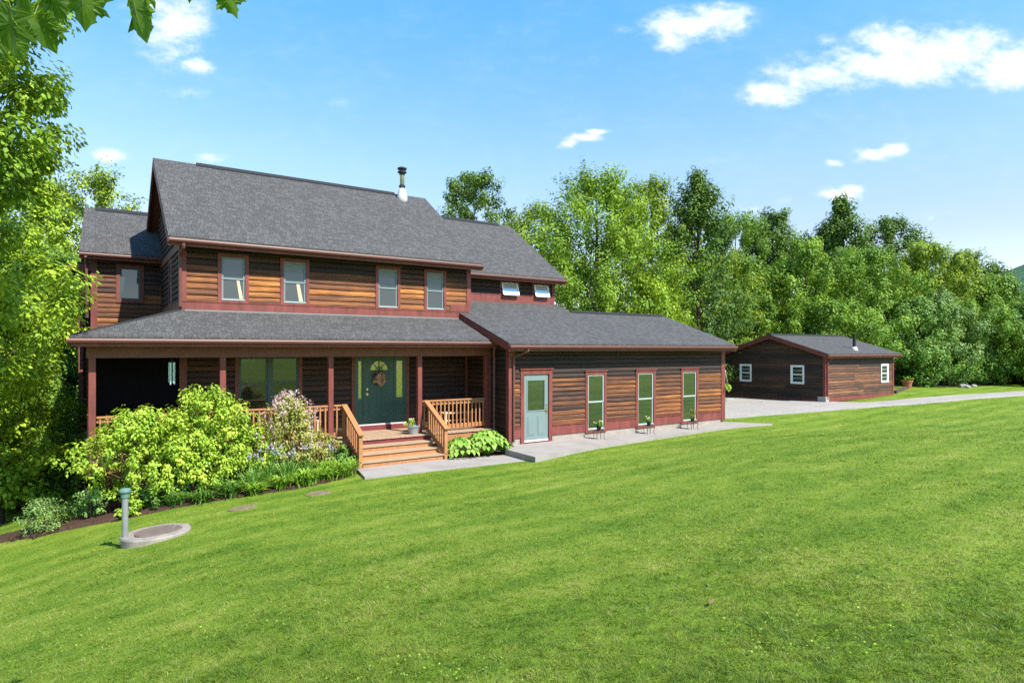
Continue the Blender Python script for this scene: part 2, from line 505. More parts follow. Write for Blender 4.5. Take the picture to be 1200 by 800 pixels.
L = {
    'bright': leaf_mat('leaf_bright', (0.058, 0.110, 0.010), (0.140, 0.230, 0.017), (0.26, 0.35, 0.030)),
    'maple': leaf_mat('leaf_maple', (0.052, 0.108, 0.010), (0.110, 0.200, 0.016), (0.21, 0.30, 0.028)),
    'olive': leaf_mat('leaf_olive', (0.045, 0.085, 0.010), (0.105, 0.170, 0.016), (0.21, 0.28, 0.026)),
    'mid': leaf_mat('leaf_mid', (0.032, 0.074, 0.010), (0.073, 0.145, 0.015), (0.15, 0.235, 0.027)),
    'dark': leaf_mat('leaf_dark', (0.022, 0.052, 0.009), (0.048, 0.098, 0.014), (0.105, 0.165, 0.026)),
    'lime': leaf_mat('leaf_lime', (0.075, 0.150, 0.014), (0.185, 0.300, 0.026), (0.35, 0.44, 0.065)),
    'pinkleaf': leaf_mat('leaf_weigela', (0.17, 0.20, 0.035), (0.34, 0.35, 0.075), (0.48, 0.46, 0.16)),
    'blade': leaf_mat('leaf_blade', (0.050, 0.115, 0.013), (0.120, 0.225, 0.022), (0.24, 0.36, 0.045)),
    'iris': leaf_mat('leaf_iris', (0.050, 0.12, 0.030), (0.11, 0.22, 0.048), (0.22, 0.34, 0.10)),
    'hosta': leaf_mat('leaf_hosta', (0.09, 0.20, 0.025), (0.22, 0.38, 0.05), (0.40, 0.55, 0.12), 0.2),
    'deep': leaf_mat('leaf_deep', (0.026, 0.072, 0.012), (0.058, 0.128, 0.020), (0.12, 0.21, 0.035)),
    'blue': leaf_mat('leaf_bluegreen', (0.044, 0.090, 0.024), (0.092, 0.165, 0.042), (0.165, 0.25, 0.075)),
}
# ------------------------------------------------------------------ terrain
CP = np.array([
    (0, 0, 1.22), (2, 3, 1.02), (-.5, 5.6, .50), (4, 1.2, 1.20), (8.6, 2.6, 1.12), (14, 4, 1.0), (22, 6.7, .62), (6.3, 7, .50), (12, 8, .62), (17, 10, .42), (12, 13.2, -.03),
    (16, 13.6, -.04), (26, 11, .12), (22.2, 14.2, -.06), (24, 15, -.05), (24.5, 13, 0), (33, 12, .12), (43, 12.5, .15), (20, 14.3, -.05), (10.4, 13.4, -.13), (8.1, 14.0, -.165), (5.7, 14.2, -.19), (3.2, 10, .10), (.9, 10.2, -.02),
    (1, 12.5, -.34), (2.6, 13.6, -.28), (4.2, 13.6, -.26), (6, 15.5, -.21), (10.4, 15.4, -.18), (21, 16, .0), (2.5, 16.5, -.45), (0, 16.9, -.72), (-1.2, 16.3, -.98), (-.2, 16.0, -.85),
    (-1.9, 21, -1.6), (-1, 11.4, -.62), (-4, 14, -1.5), (-4, 8, -.8), (-5, 3, .1), (-3, -3, .9), (6, -4, 1.5), (16, -3, 1.5), (30, 2, 1.0), (45, 5, .6), (56, 15, .1),
    (28, 16.5, 0), (28, 21.4, 0), (34, 19.3, .02), (32.8, 18.5, .12), (32.8, 25, .08), (41, 18.4, .22), (42, 21, .30), (50, 18.5, .15), (55, 22, .3), (26, 28, -.1), (12, 30, -.3), (2, 30, -1.6), (-8, 24, -2.6), (-9, 12, -2.4), (-8, 34, -2.6), (45, 32, .5), (60, 30, .6), (60, 5, .4)], dtype=float)
CPS = np.array([10., 10.])


def _phi(r2):
    return np.where(r2 > 1e-12, r2 * np.log(np.maximum(r2, 1e-12)) * 0.5, 0.0)


_P = CP[:, :2] / CPS
_d2 = ((_P[:, None] - _P[None]) ** 2).sum(-1)
_n = len(CP)
_A = np.zeros((_n + 3, _n + 3))
_A[:_n, :_n] = _phi(_d2) + np.eye(_n) * 0.03
_A[:_n, _n] = 1; _A[:_n, _n + 1:] = _P
_A[_n, :_n] = 1; _A[_n + 1:, :_n] = _P.T
_w = np.linalg.solve(_A, np.concatenate([CP[:, 2], np.zeros(3)]))


def ground(x, y):
    x = np.asarray(x, dtype=float); y = np.asarray(y, dtype=float)
    sh = x.shape
    p = np.stack([x.ravel(), y.ravel()], -1) / CPS
    z = np.empty(len(p))
    for i in range(0, len(p), 20000):
        q = p[i:i + 20000]
        z[i:i + 20000] = _phi(((q[:, None] - _P[None]) ** 2).sum(-1)) @ _w[:_n] + _w[_n] + q @ _w[_n + 1:]
    z = z.reshape(sh)
    d = np.hypot((x - 24) / 1.25, y - 13)
    t = np.clip((d - 32) / 22, 0, 1); t = t * t * (3 - 2 * t)
    return np.clip(z, -4, 2.5) * (1 - t) + t * np.where(x < 0, -2.5, 0.2)


def gz1(x, y):
    return float(ground(np.array([x]), np.array([y]))[0])


GCOL = [(0.0, (0.047, 0.110, 0.010)), (0.26, (0.102, 0.178, 0.015)), (0.50, (0.158, 0.228, 0.023)), (0.74, (0.235, 0.275, 0.048)), (1.0, (0.37, 0.325, 0.14))]


def grass_graph(b):
    """broad lawn colour: patches, mowing bands, dry and lush spots, in world metres"""
    pos = b.n('ShaderNodeNewGeometry').outputs['Position']
    n1 = b.noise(b.mapping(pos, (1, 1, 0)), 0.42, 4, 0.6)
    n2 = b.noise(b.mapping(pos, (1, 1, 0), (9, 3, 0)), 1.9, 4, 0.65)
    band = b.noise(b.mapping(pos, (0.14, 1.25, 0), (3, 1, 0), (0, 0, math.radians(9))), 1.0, 3, 0.5)
    f = b.math('ADD', 0.42, b.math('MULTIPLY', b.math('SUBTRACT', n1, 0.5), 0.62))
    f = b.math('ADD', f, b.math('MULTIPLY', b.math('SUBTRACT', n2, 0.5), 0.85))
    f = b.math('ADD', f, b.math('MULTIPLY', b.math('SUBTRACT', band, 0.5), 0.55))
    st = b.n('ShaderNodeTexWave', wave_type='BANDS', bands_direction='Y'); b.l(b.mapping(pos, (1, 1, 0), (0, 0, 0), (0, 0, math.radians(-7))), st.inputs['Vector'])
    st.inputs['Scale'].default_value = 0.30; st.inputs['Distortion'].default_value = 2.2; st.inputs['Detail'].default_value = 2; st.inputs['Detail Scale'].default_value = 0.35
    f = b.math('ADD', f, b.math('MULTIPLY', b.math('SUBTRACT', st.outputs['Fac'], 0.5), 0.13))
    return pos, f


m, b, p, o = mat_base('lawn_ground')
pos, f = grass_graph(b)
n3 = b.noise(pos, 28, 3, 0.7)
n4 = b.noise(pos, 9, 3, 0.7)
f = b.math('ADD', f, b.math('MULTIPLY', b.math('SUBTRACT', n3, 0.5), 0.55))
f = b.math('ADD', f, b.math('MULTIPLY', b.math('SUBTRACT', n4, 0.5), 0.3), clamp=True)
c = b.ramp(f, GCOL)
b.l(c, p.inputs['Base Color'])
p.inputs['Roughness'].default_value = 0.9; p.inputs['Specular IOR Level'].default_value = 0.1
bump(b, p, n3, 0.7, 0.04)
M['lawn'] = m

m, b, p, o = mat_base('grass_blades')
pos, f = grass_graph(b)
tone = b.n('ShaderNodeAttribute', attribute_name='tone').outputs['Fac']
f = b.math('ADD', f, b.math('MULTIPLY', b.math('SUBTRACT', tone, 0.5), 0.62), clamp=True)
c = b.ramp(f, GCOL)
b.l(c, p.inputs['Base Color'])
p.inputs['Roughness'].default_value = 0.5; p.inputs['Specular IOR Level'].default_value = 0.25
tr = b.n('ShaderNodeBsdfTranslucent'); b.l(b.mix(1.0, c, (1.3, 1.2, 0.5), 'MULTIPLY'), tr.inputs['Color'])
mx = b.n('ShaderNodeMixShader'); mx.inputs[0].default_value = 0.3
b.l(p.outputs[0], mx.inputs[1]); b.l(tr.outputs[0], mx.inputs[2]); b.l(mx.outputs[0], o.inputs[0])
M['blades'] = m

m, b, p, o = mat_base('gravel')
pos = b.n('ShaderNodeNewGeometry').outputs['Position']
v = b.n('ShaderNodeTexVoronoi'); b.l(pos, v.inputs['Vector']); v.inputs['Scale'].default_value = 26
n1 = b.noise(pos, 0.9, 4, 0.6); n2 = b.noise(b.mapping(pos, (0.25, 1.2, 1)), 1.0, 3, 0.6)
bw = b.n('ShaderNodeRGBToBW'); b.l(v.outputs['Color'], bw.inputs[0])
f = b.math('ADD', b.math('MULTIPLY', bw.outputs[0], 0.5), b.math('MULTIPLY', n1, 0.35)); f = b.math('ADD', f, b.math('MULTIPLY', n2, 0.25), clamp=True)
b.l(b.ramp(f, [(0.15, (0.175, 0.158, 0.135)), (0.55, (0.315, 0.285, 0.25)), (0.95, (0.45, 0.415, 0.37))]), p.inputs['Base Color'])
p.inputs['Roughness'].default_value = 0.95; p.inputs['Specular IOR Level'].default_value = 0.15
bump(b, p, v.outputs['Distance'], 0.6, 0.02)
M['gravel'] = m


def grid_axis(lo, hi, step, far, n):
    core = np.arange(lo, hi + 1e-6, step)
    g = np.geomspace(step, far, n)
    return np.concatenate([lo - np.cumsum(g)[::-1], core, hi + np.cumsum(g)])


gx_ = grid_axis(-10, 58, 0.5, 260, 22)
gy_ = grid_axis(-6, 32, 0.5, 260, 22)
X, Y = np.meshgrid(gx_, gy_, indexing='ij')
Zg = ground(X, Y)
vv = np.stack([X, Y, Zg], -1).reshape(-1, 3)
ny = len(gy_); nx = len(gx_)
ii, jj = np.meshgrid(np.arange(nx - 1), np.arange(ny - 1), indexing='ij')
q = np.stack([ii * ny + jj, (ii + 1) * ny + jj, (ii + 1) * ny + jj + 1, ii * ny + jj + 1], -1).reshape(-1, 4)
me = bpy.data.meshes.new('lawn'); me.from_pydata(vv.tolist(), [], q.tolist()); me.polygons.foreach_set('use_smooth', [True] * len(q)); me.update()
me.materials.append(M['lawn'])
lawn = bpy.data.objects.new('lawn', me); COL.objects.link(lawn); tag(lawn, 'sloping green mown lawn', None, None, 'structure')


def inside(poly, x, y):
    x = np.asarray(x); y = np.asarray(y)
    r = np.zeros(x.shape, bool)
    n = len(poly)
    for i in range(n):
        x0, y0 = poly[i]; x1, y1 = poly[(i + 1) % n]
        c = ((y0 > y) != (y1 > y)) & (x < (x1 - x0) * (y - y0) / (y1 - y0 + 1e-12) + x0)
        r ^= c
    return r


def drape(name, a, bl, mat, lift, nu=60, nv=6, kind='structure', edge=0.0, seed=0):
    """sheet between two polylines laid on the ground"""
    def res(pl, n):
        pl = np.array(pl, float); s = np.concatenate([[0], np.cumsum(np.hypot(*np.diff(pl, axis=0).T))])
        t = np.linspace(0, s[-1], n)
        return np.stack([np.interp(t, s, pl[:, 0]), np.interp(t, s, pl[:, 1])], -1)
    A = res(a, nu); B = res(bl, nu)
    r = np.random.default_rng(seed)
    if edge:
        A = A + r.normal(0, edge, A.shape); B = B + r.normal(0, edge, B.shape)
    t = np.linspace(0, 1, nv)[None, :, None]
    P = A[:, None] * (1 - t) + B[:, None] * t
    z = ground(P[..., 0], P[..., 1]) + lift
    z[:, 0] -= lift + .02; z[:, -1] -= lift + .02
    v = np.concatenate([P, z[..., None]], -1).reshape(-1, 3)
    f = [(i * nv + j, (i + 1) * nv + j, (i + 1) * nv + j + 1, i * nv + j + 1) for i in range(nu - 1) for j in range(nv - 1)]
    me = bpy.data.meshes.new(name); me.from_pydata(v.tolist(), [], f); me.update(); me.materials.append(mat)
    o = bpy.data.objects.new(name, me); COL.objects.link(o)
    if kind: tag(o, None, None, None, kind)
    return np.concatenate([A, B[::-1]])


DRIVE_NEAR = [(20.95, 16.7), (22.2, 16.85), (25.9, 16.45), (30.5, 15.5), (37.5, 14.9), (47.1, 14.1), (60, 13.0), (80, 11)]
DRIVE_FAR = [(20.95, 24.5), (31.6, 25.2), (32.5, 21.5), (33.1, 18.1), (34.8, 17.5), (40.6, 16.8), (54.7, 16.2), (64, 15.0), (80, 14)]
P_DRIVE = drape('gravel_driveway', DRIVE_NEAR, DRIVE_FAR, M['gravel'], 0.035, 150, 8, edge=0.05, seed=3)

# concrete walks
def slab(name, poly, z, thick, mat, joints=None):
    mb = MB()
    mb.hexa([(x, y, z - thick) for x, y in poly], [(x, y, z) for x, y in poly])
    o = mb.build(name, mat)
    tag(o, None, None, None, 'structure')
    return o


m, b, p, o = mat_base('walk_concrete')
pos = b.n('ShaderNodeNewGeometry').outputs['Position']
n1 = b.noise(pos, 1.6, 5, 0.65); n2 = b.noise(pos, 40, 3, 0.7)
sx = b.n('ShaderNodeSeparateXYZ'); b.l(pos, sx.inputs[0])
fr = b.math('FRACT', b.math('MULTIPLY', sx.outputs[0], 1 / 1.5))
jt = b.math('LESS_THAN', b.math('ABSOLUTE', b.math('SUBTRACT', fr, 0.5)), 0.008)
f = b.math('ADD', b.math('MULTIPLY', n1, 0.7), b.math('MULTIPLY', n2, 0.3))
c = b.ramp(f, [(0.25, (0.215, 0.188, 0.163)), (0.5, (0.30, 0.270, 0.24)), (0.8, (0.365, 0.333, 0.30))])
c = b.mix(b.math('MULTIPLY', jt, 0.6), c, (0.2, 0.18, 0.15))
b.l(c, p.inputs['Base Color']); p.inputs['Roughness'].default_value = 0.88; p.inputs['Specular IOR Level'].default_value = 0.2
bump(b, p, n2, 0.2, 0.01)
M['walk'] = m
GP = [(10.12, 15.3), (10.05, 13.72), (11.4, 14.05), (12.9, 14.36), (15.4, 14.68), (19.6, 14.9), (22.3, 14.72), (21.35, 16.2), (20.84, 16.2), (20.84, 15.88), (10.72, 15.88), (10.66, 15.6)]
slab('concrete_path', GP, 0.015, 0.35, M['walk'])
FW_ = [(5.55, 14.5), (6.5, 14.38), (8.15, 14.28), (10.0, 14.15), (10.3, 14.3), (10.4, 15.25), (8.5, 15.62), (8.4, 15.9), (5.8, 15.95), (5.75, 15.5)]
slab('front_walk', FW_, -0.15, 0.35, M['walk'])

# planting bed
BED_F = [(-1.5, 16.6), (-0.9, 16.05), (-0.1, 15.75), (0.9, 15.3), (1.8, 15.1), (2.9, 14.85), (4.0, 14.62), (5.0, 14.85), (5.65, 15.3), (5.85, 15.7)]
BED_B = [(-1.9, 17.6), (-1.0, 17.4), (-0.2, 17.0), (0.9, 16.65), (1.8, 16.65), (2.9, 16.65), (4.0, 16.65), (5.0, 16.65), (5.6, 16.6), (5.9, 16.6)]
P_BED = drape('mulch_bed', BED_F, BED_B, M['mulch'], 0.06, 70, 8, edge=0.03, seed=5)
P_BED2 = drape('mulch_bed', [(8.35, 15.62), (9.4, 15.3), (10.5, 15.25)], [(8.4, 16.6), (9.4, 16.6), (10.6, 16.6)], M['mulch'], 0.03, 20, 5, edge=0.0, seed=5)
# forest floor behind and beside the house
M['floor'] = simple('forest_floor', (0.045, 0.050, 0.020), 0.95, 0.5, 1.2, spec=0.1)
drape('forest_floor', [(-40, 15), (-6, 17.8), (-2.8, 21.8), (-2.2, 27)], [(-40, 45), (-20, 45), (-10, 45), (-2, 45)], M['floor'], 0.04, 40, 16)
drape('forest_floor', [(0, 34), (26, 29), (33, 26), (41, 25.5), (44, 22.5), (52, 18.8), (60, 17.6), (80, 16)], [(0, 80), (40, 80), (60, 80), (70, 80), (80, 80), (90, 80), (95, 70), (100, 60)], M['floor'], 0.04, 60, 20)

# distant wooded hill
hx = np.linspace(0, 1, 40); hy = np.linspace(0, 1, 14)
V = []; F = []
for i, s in enumerate(hx):
    for j, t in enumerate(hy):
        D = 620 + 330 * t
        u = 1075 + 900 * s
        x, y = at(u, D)
        pr = math.sin(math.pi * min(1, s * 0.98 + .01)) ** 0.6
        z = -4 + 218 * pr * math.sin(t * math.pi / 2) * (1 + .05 * math.sin(9 * s + 2))
        V.append((x, y, z))
for i in range(39):
    for j in range(13):
        F.append((i * 14 + j, (i + 1) * 14 + j, (i + 1) * 14 + j + 1, i * 14 + j + 1))
me = bpy.data.meshes.new('wooded_hill'); me.from_pydata(V, [], F); me.update()
m, b, p, o = mat_base('hill_forest')
g = b.n('ShaderNodeTexCoord').outputs['Object']
n1 = b.noise(g, 0.10, 6, 0.7)
b.l(b.ramp(n1, [(0.3, (0.035, 0.085, 0.055)), (0.7, (0.10, 0.19, 0.115))]), p.inputs['Base Color']); p.inputs['Roughness'].default_value = 1  # bluish base: distance haze put into the forest colour
p.inputs['Specular IOR Level'].default_value = 0.0
bump(b, p, n1, 1.0, 6.0)
me.materials.append(m)
ho = bpy.data.objects.new('wooded_hill', me); COL.objects.link(ho); tag(ho, None, None, None, 'structure')
# ------------------------------------------------------------------ house
HO = (6.4, 18.4, 0.0)
house = empty('house', HO)
tag(house, 'large two-storey brown log-sided house with red trim, front porch and grey shingle roof', 'house')


def front(Yp):
    return lambda s, n, z: (s, Yp - n, z)


def leftw(Xp):
    return lambda s, n, z: (Xp - n, s, z)


def rightw(Xp):
    return lambda s, n, z: (Xp + n, s, z)


def backw(Yp):
    return lambda s, n, z: (s, Yp + n, z)


def siding(T, s0, s1, z0, z1, openings=(), e=0.158, tonef=None, org=HO, srange=None, seed=1, thick=0.14, mat='siding', name='wall', parent=None, depth=1.0, zt=None):
    r = random.Random(seed)
    mb = MB(org, T)
    nrow = max(1, round((z1 - z0) / e)); e = (z1 - z0) / nrow
    prof = [(0.0, 0.0), (0.034 * depth, 0.006), (0.045 * depth, 0.30), (0.034 * depth, 0.72), (0.004 * depth, 1.0)]
    for i in range(nrow):
        za = z0 + i * e; zb = za + e; zm = (za + zb) / 2
        a, b_ = (s0, s1) if srange is None else srange(zm)
        if b_ - a < 0.05: continue
        segs = [(a, b_)]
        for (o0, o1, oa, ob) in openings:
            if min(zb, ob) - max(za, oa) > 0.25 * e:
                ns = []
                for x, y in segs:
                    if o1 <= x or o0 >= y: ns.append((x, y)); continue
                    if o0 > x: ns.append((x, o0))
                    if o1 < y: ns.append((o1, y))
                segs = ns
        cut = []
        for x, y in segs:
            while y - x > 4.2:
                L_ = r.uniform(2.2, 4.0)
                cut.append((x, x + L_ - 0.003)); x += L_
            cut.append((x, y))
        for x, y in cut:
            tn = (tonef(zm, (x + y) / 2, r) if tonef else r.uniform(0.2, 0.8))
            jz = r.uniform(-.004, .004); jn = r.uniform(0, .006)
            pts = [(n + (jn if k else 0), za + e * (t if t != 0.006 else 0.04) + (jz if 0 < k < 4 else 0)) for k, (n, t) in enumerate(prof)]
            A = [mb.vert((x, n, z)) for n, z in pts]; B = [mb.vert((y, n, z)) for n, z in pts]
            for k in range(4): mb.idx([A[k], B[k], B[k + 1], A[k + 1]], tn)
            mb.idx(A[::-1], tn); mb.idx(B, tn)
    # backing wall behind the boards
    if srange is None:
        mb.box(s0, s1, -thick, -0.002, z0, z1, 0.1)
    else:
        lo = srange(z0); hi = srange(z1 - 1e-4)
        quad = [(lo[0], z0), (lo[1], z0), (hi[1], z1), (hi[0], z1)]
        mb.hexa([(s, -thick, z) for s, z in quad], [(s, -0.002, z) for s, z in quad], 0.1)
    return mb.build(name, M[mat], parent, fixn=True)


def window(parent, T, s0, s1, z0, z1, trim=0.095, sash='sash_teal', glass='glass', split=True, screen=True, name='window', org=HO, trim_mat='trim', mull=False, blind=0.0, cap=False, sillmat=None, n0=0.0):
    """s0..s1, z0..z1 outline of the outer trim"""
    mb = MB(org, T)
    a, b_ = s0 + trim, s1 - trim; za, zb = z0 + trim, z1 - trim
    mb.box(s0, a, n0 - .01, .062, z0, z1); mb.box(b_, s1, n0 - .01, .062, z0, z1)
    mb.box(a, b_, n0 - .01, .060, zb, z1); mb.box(a, b_, n0 - .01, .060, z0, za)
    if cap: mb.box(s0 - .035, s1 + .035, n0 - .01, .095, z1, z1 + .035)
    w_ = mb.build(name, M[trim_mat], parent)
    fr = MB(org, T)
    fw = 0.048
    def sashbox(xa, xb, ya, yb, nf):
        fr.box(xa, xa + fw, .002, nf, ya, yb); fr.box(xb - fw, xb, .002, nf, ya, yb)
        fr.box(xa + fw, xb - fw, .002, nf - .002, yb - fw, yb); fr.box(xa + fw, xb - fw, .002, nf - .002, ya, ya + fw)
    spans = [(a, b_)] if not mull else [(a, (a + b_) / 2 - .05), ((a + b_) / 2 + .05, b_)]
    if mull: fr.box((a + b_) / 2 - .05, (a + b_) / 2 + .05, .002, .05, za, zb)
    zmid = (za + zb) / 2
    for xa, xb in spans:
        if split:
            sashbox(xa, xb, zmid - .02, zb, .034); sashbox(xa, xb, za, zmid + .021, .022)
        else:
            sashbox(xa, xb, za, zb, .03)
    fr.build('sash', M[sash], w_)
    for xa, xb in spans:
        g = MB(org, T)
        if split:
            g.box(xa + fw, xb - fw, .003, .014, zmid - .02 + fw, zb - fw)
            g.build('pane', M[glass], w_)
            g = MB(org, T); g.box(xa + fw, xb - fw, .003, .012, za + fw, zmid + .021 - fw)
            g.build('pane', M['screen' if screen else glass], w_)
        else:
            g.box(xa + fw, xb - fw, .003, .014, za + fw, zb - fw); g.build('pane', M[glass], w_)
        if blind:
            g = MB(org, T); zz = zb - fw; h = (zb - zmid) * blind
            g.box(xa + fw + .003, xb - fw - .003, .0141, .0155, zz - h, zz - .003); g.build('blind', M['blind'], w_)
    if sillmat:
        g = MB(org, T); g.box(a + .002, b_ - .002, .002, .068, za, za + .028); g.build('sill', M[sillmat], w_)
    return w_


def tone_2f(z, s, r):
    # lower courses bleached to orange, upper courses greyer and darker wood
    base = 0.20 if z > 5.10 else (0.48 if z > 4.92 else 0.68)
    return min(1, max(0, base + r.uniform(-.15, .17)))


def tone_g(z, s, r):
    base = 0.13 if z > 1.95 else 0.43  # upper boards darker: the eave's shadow is put into the board tone
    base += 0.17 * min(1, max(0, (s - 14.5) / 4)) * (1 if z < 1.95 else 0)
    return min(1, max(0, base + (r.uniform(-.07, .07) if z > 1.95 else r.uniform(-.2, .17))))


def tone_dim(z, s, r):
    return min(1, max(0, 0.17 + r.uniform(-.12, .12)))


XL, XR, YW, YB = 2.08, 10.70, 18.43, 26.0
# --- second floor front
W2 = [(2.93, 3.71, 4.15, 5.50), (4.55, 5.36, 4.15, 5.50), (7.38, 8.20, 4.13, 5.50), (9.03, 9.83, 4.13, 5.50)]
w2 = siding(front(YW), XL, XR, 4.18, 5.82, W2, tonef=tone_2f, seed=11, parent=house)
band = MB(HO); band.box(XL - .01, XR + .01, YW - .055, YW + .1, 3.86, 4.165); band.box(XL, XR, YW - .07, YW + .1, 4.166, 4.19)
band.box(9.98, XR + .03, YW - .058, YW + .05, 4.191, 4.40)
band.build('trim_band', M['trim'], house)
mb = MB(HO); mb.box(XL - .065, XL + .10, YW - .062, YW + .10, 4.165, 5.66); mb.build('corner_board', M['trim'], house)
mb = MB(HO); mb.box(XR - .10, XR + .065, YW - .062, YW + .10, 4.40, 5.66); mb.build('corner_board', M['trim'], house)
for i, (a, b_, c_, d) in enumerate(W2):
    window(house, front(YW), a, b_, c_, d, 0.095, 'sash_teal', 'glass', blind=(0, .45, .35, .55)[i], sillmat='sash_pale')
for xa, xb, zt in ((3.40, 3.47, 4.83), (5.00, 5.09, 4.80)):
    mb = MB(HO); mb.hexa([(xa + .08, YW - .0125, 4.30), (xb + .10, YW - .0125, 4.30), (xb, YW - .0125, zt), (xa, YW - .0125, zt)], [(xa + .08, YW - .0145, 4.30), (xb + .10, YW - .0145, 4.30), (xb, YW - .0145, zt), (xa, YW - .0145, zt)]); mb.build('curtain', M['bench_wood'], house)
# --- left gable wall with its triangle
RY, RZ, SL, EY, EZ = 22.2, 8.80, 0.70, 17.88, 5.78
Z_at = lambda y: RZ - SL * abs(y - RY) - 0.16


def gable_range(z):
    h = (RZ - 0.16 - z) / SL
    return (max(YW + 0.02, RY - h), min(YB, RY + h))


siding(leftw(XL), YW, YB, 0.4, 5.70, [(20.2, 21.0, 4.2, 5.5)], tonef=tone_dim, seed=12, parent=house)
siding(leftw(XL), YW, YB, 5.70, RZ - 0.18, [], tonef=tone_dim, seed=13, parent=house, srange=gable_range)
window(house, leftw(XL), 20.2, 21.0, 4.15, 5.5, 0.095, 'sash_teal', 'glass')
mb = MB(HO, leftw(XL)); mb.box(YW + .11, YB, .0, .055, 5.55, 5.74); mb.box(YW + .11, YB, .0, .054, 3.98, 4.18); mb.build('trim_band', M['trim_dark'], house)
# back and right shells
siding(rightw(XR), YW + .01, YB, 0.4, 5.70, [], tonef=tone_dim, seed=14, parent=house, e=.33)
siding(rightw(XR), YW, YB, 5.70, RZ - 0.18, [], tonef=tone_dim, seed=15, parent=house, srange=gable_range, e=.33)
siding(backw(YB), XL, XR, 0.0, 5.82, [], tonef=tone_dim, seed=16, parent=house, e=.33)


def gable_roof(name, x0, x1, ye, ze, yr, zr, yb, zb, x0r=None, x1r=None, th=0.055, parent=house, fascia=True, org=HO, gutter=True, cap=True, rake='trim', gmat='gutter', capr=(0.14, 0.985)):
    """front slope (x0..x1 at ye,ze) to ridge (x0r..x1r at yr,zr), rear slope to yb,zb; a real slab"""
    x0r = x0 if x0r is None else x0r; x1r = x1 if x1r is None else x1r
    mb = MB(org)
    top = [(x0, ye, ze), (x1, ye, ze), (x1r, yr, zr), (x0r, yr, zr), (x0, yb, zb), (x1, yb, zb)]
    t = [mb.vert(p_) for p_ in top]; u = [mb.vert((p_[0], p_[1], p_[2] - th)) for p_ in top]
    mb.idx([t[0], t[1], t[2], t[3]]); mb.idx([t[3], t[2], t[5], t[4]])
    mb.idx([u[0], u[3], u[2], u[1]]); mb.idx([u[3], u[4], u[5], u[2]])
    for a, b_ in ((0, 1), (1, 2), (2, 5), (5, 4), (4, 3), (3, 0)): mb.idx([t[a], u[a], u[b_], t[b_]])
    rf = mb.build(name, M['shingle'], parent)
    # soffit boards just under the slab
    sf = MB(org)
    s0, s1 = x0 + .04, x1 - .04
    q = [(s0, ye + .03, ze - th - .004), (s1, ye + .03, ze - th - .004), (x1r - .04, yr, zr - th - .004), (x0r + .04, yr, zr - th - .004)]
    q2 = [(x0r + .04, yr, zr - th - .004), (x1r - .04, yr, zr - th - .004), (s1, yb - .03, zb - th - .004), (s0, yb - .03, zb - th - .004)]
    for qq in (q, q2): sf.hexa([(p_[0], p_[1], p_[2] - .05) for p_ in qq], qq)
    sf.build('soffit', M['trim_dark'], rf)
    # rake boards
    for xa, xb in ((x0, x0r), (x1, x1r)):
        sg = -1 if xa == x0 else 1
        rk = MB(org)
        for (ya, za, yb_, zb_) in ((ye, ze, yr, zr), (yr, zr, yb, zb)):
            xA, xB = (xa, xb) if ya == ye else (xb, xa)
            A = [(xA - sg * .045, ya, za - th - .20), (xA + sg * .004, ya, za - th - .20), (xA + sg * .004, ya, za - th * .6), (xA - sg * .045, ya, za - th * .6)]
            B = [(xB - sg * .045, yb_, zb_ - th - .20), (xB + sg * .004, yb_, zb_ - th - .20), (xB + sg * .004, yb_, zb_ - th * .6), (xB - sg * .045, yb_, zb_ - th * .6)]
            rk.hexa(A, B)
        rk.build('rake_board', M[rake], rf)
    if fascia:
        f_ = MB(org); f_.box(x0 + .045, x1 - .045, ye + .012, ye + .05, ze - th - .19, ze - th - .003); f_.build('fascia', M['trim'], rf)
    if gutter:
        g = MB(org)
        za = ze - th - .015
        pr = [(-.085, 0.0), (-.10, -.035), (-.085, -.075), (-.05, -.105), (.010, -.105), (.010, 0.0), (0.0, 0.0), (0.0, -.092), (-.045, -.092), (-.073, -.07), (-.086, -.035), (-.073, 0)]
        A = [(x0 + .01, ye + y, za + z) for y, z in pr]; B = [(x1 - .01, ye + y, za + z) for y, z in pr]
        g.hexa(A, B); g.build('gutter', M[gmat], rf)
    if cap:
        c_ = MB(org)
        xa = x0r + (x1r - x0r) * capr[0]; xb = x0r + (x1r - x0r) * capr[1]
        sl = (zr - ze) / (yr - ye)
        c_.hexa([(xa, yr - .16, zr - .16 * sl + .012), (xa, yr, zr + .012), (xa, yr + .16, zr - .16 * sl + .012), (xa, yr + .16, zr - .16 * sl + .045), (xa, yr, zr + .055), (xa, yr - .16, zr - .16 * sl + .045)],
                [(xb, yr - .16, zr - .16 * sl + .012), (xb, yr, zr + .012), (xb, yr + .16, zr - .16 * sl + .012), (xb, yr + .16, zr - .16 * sl + .045), (xb, yr, zr + .055), (xb, yr - .16, zr - .16 * sl + .045)])
        c_.build('ridge_cap', M['ridge'], rf)
    return rf


roof_main = gable_roof('roof', 1.71, 10.94, EY, EZ, RY, RZ, 26.52, RZ - SL * 4.32, capr=(.13, .86))
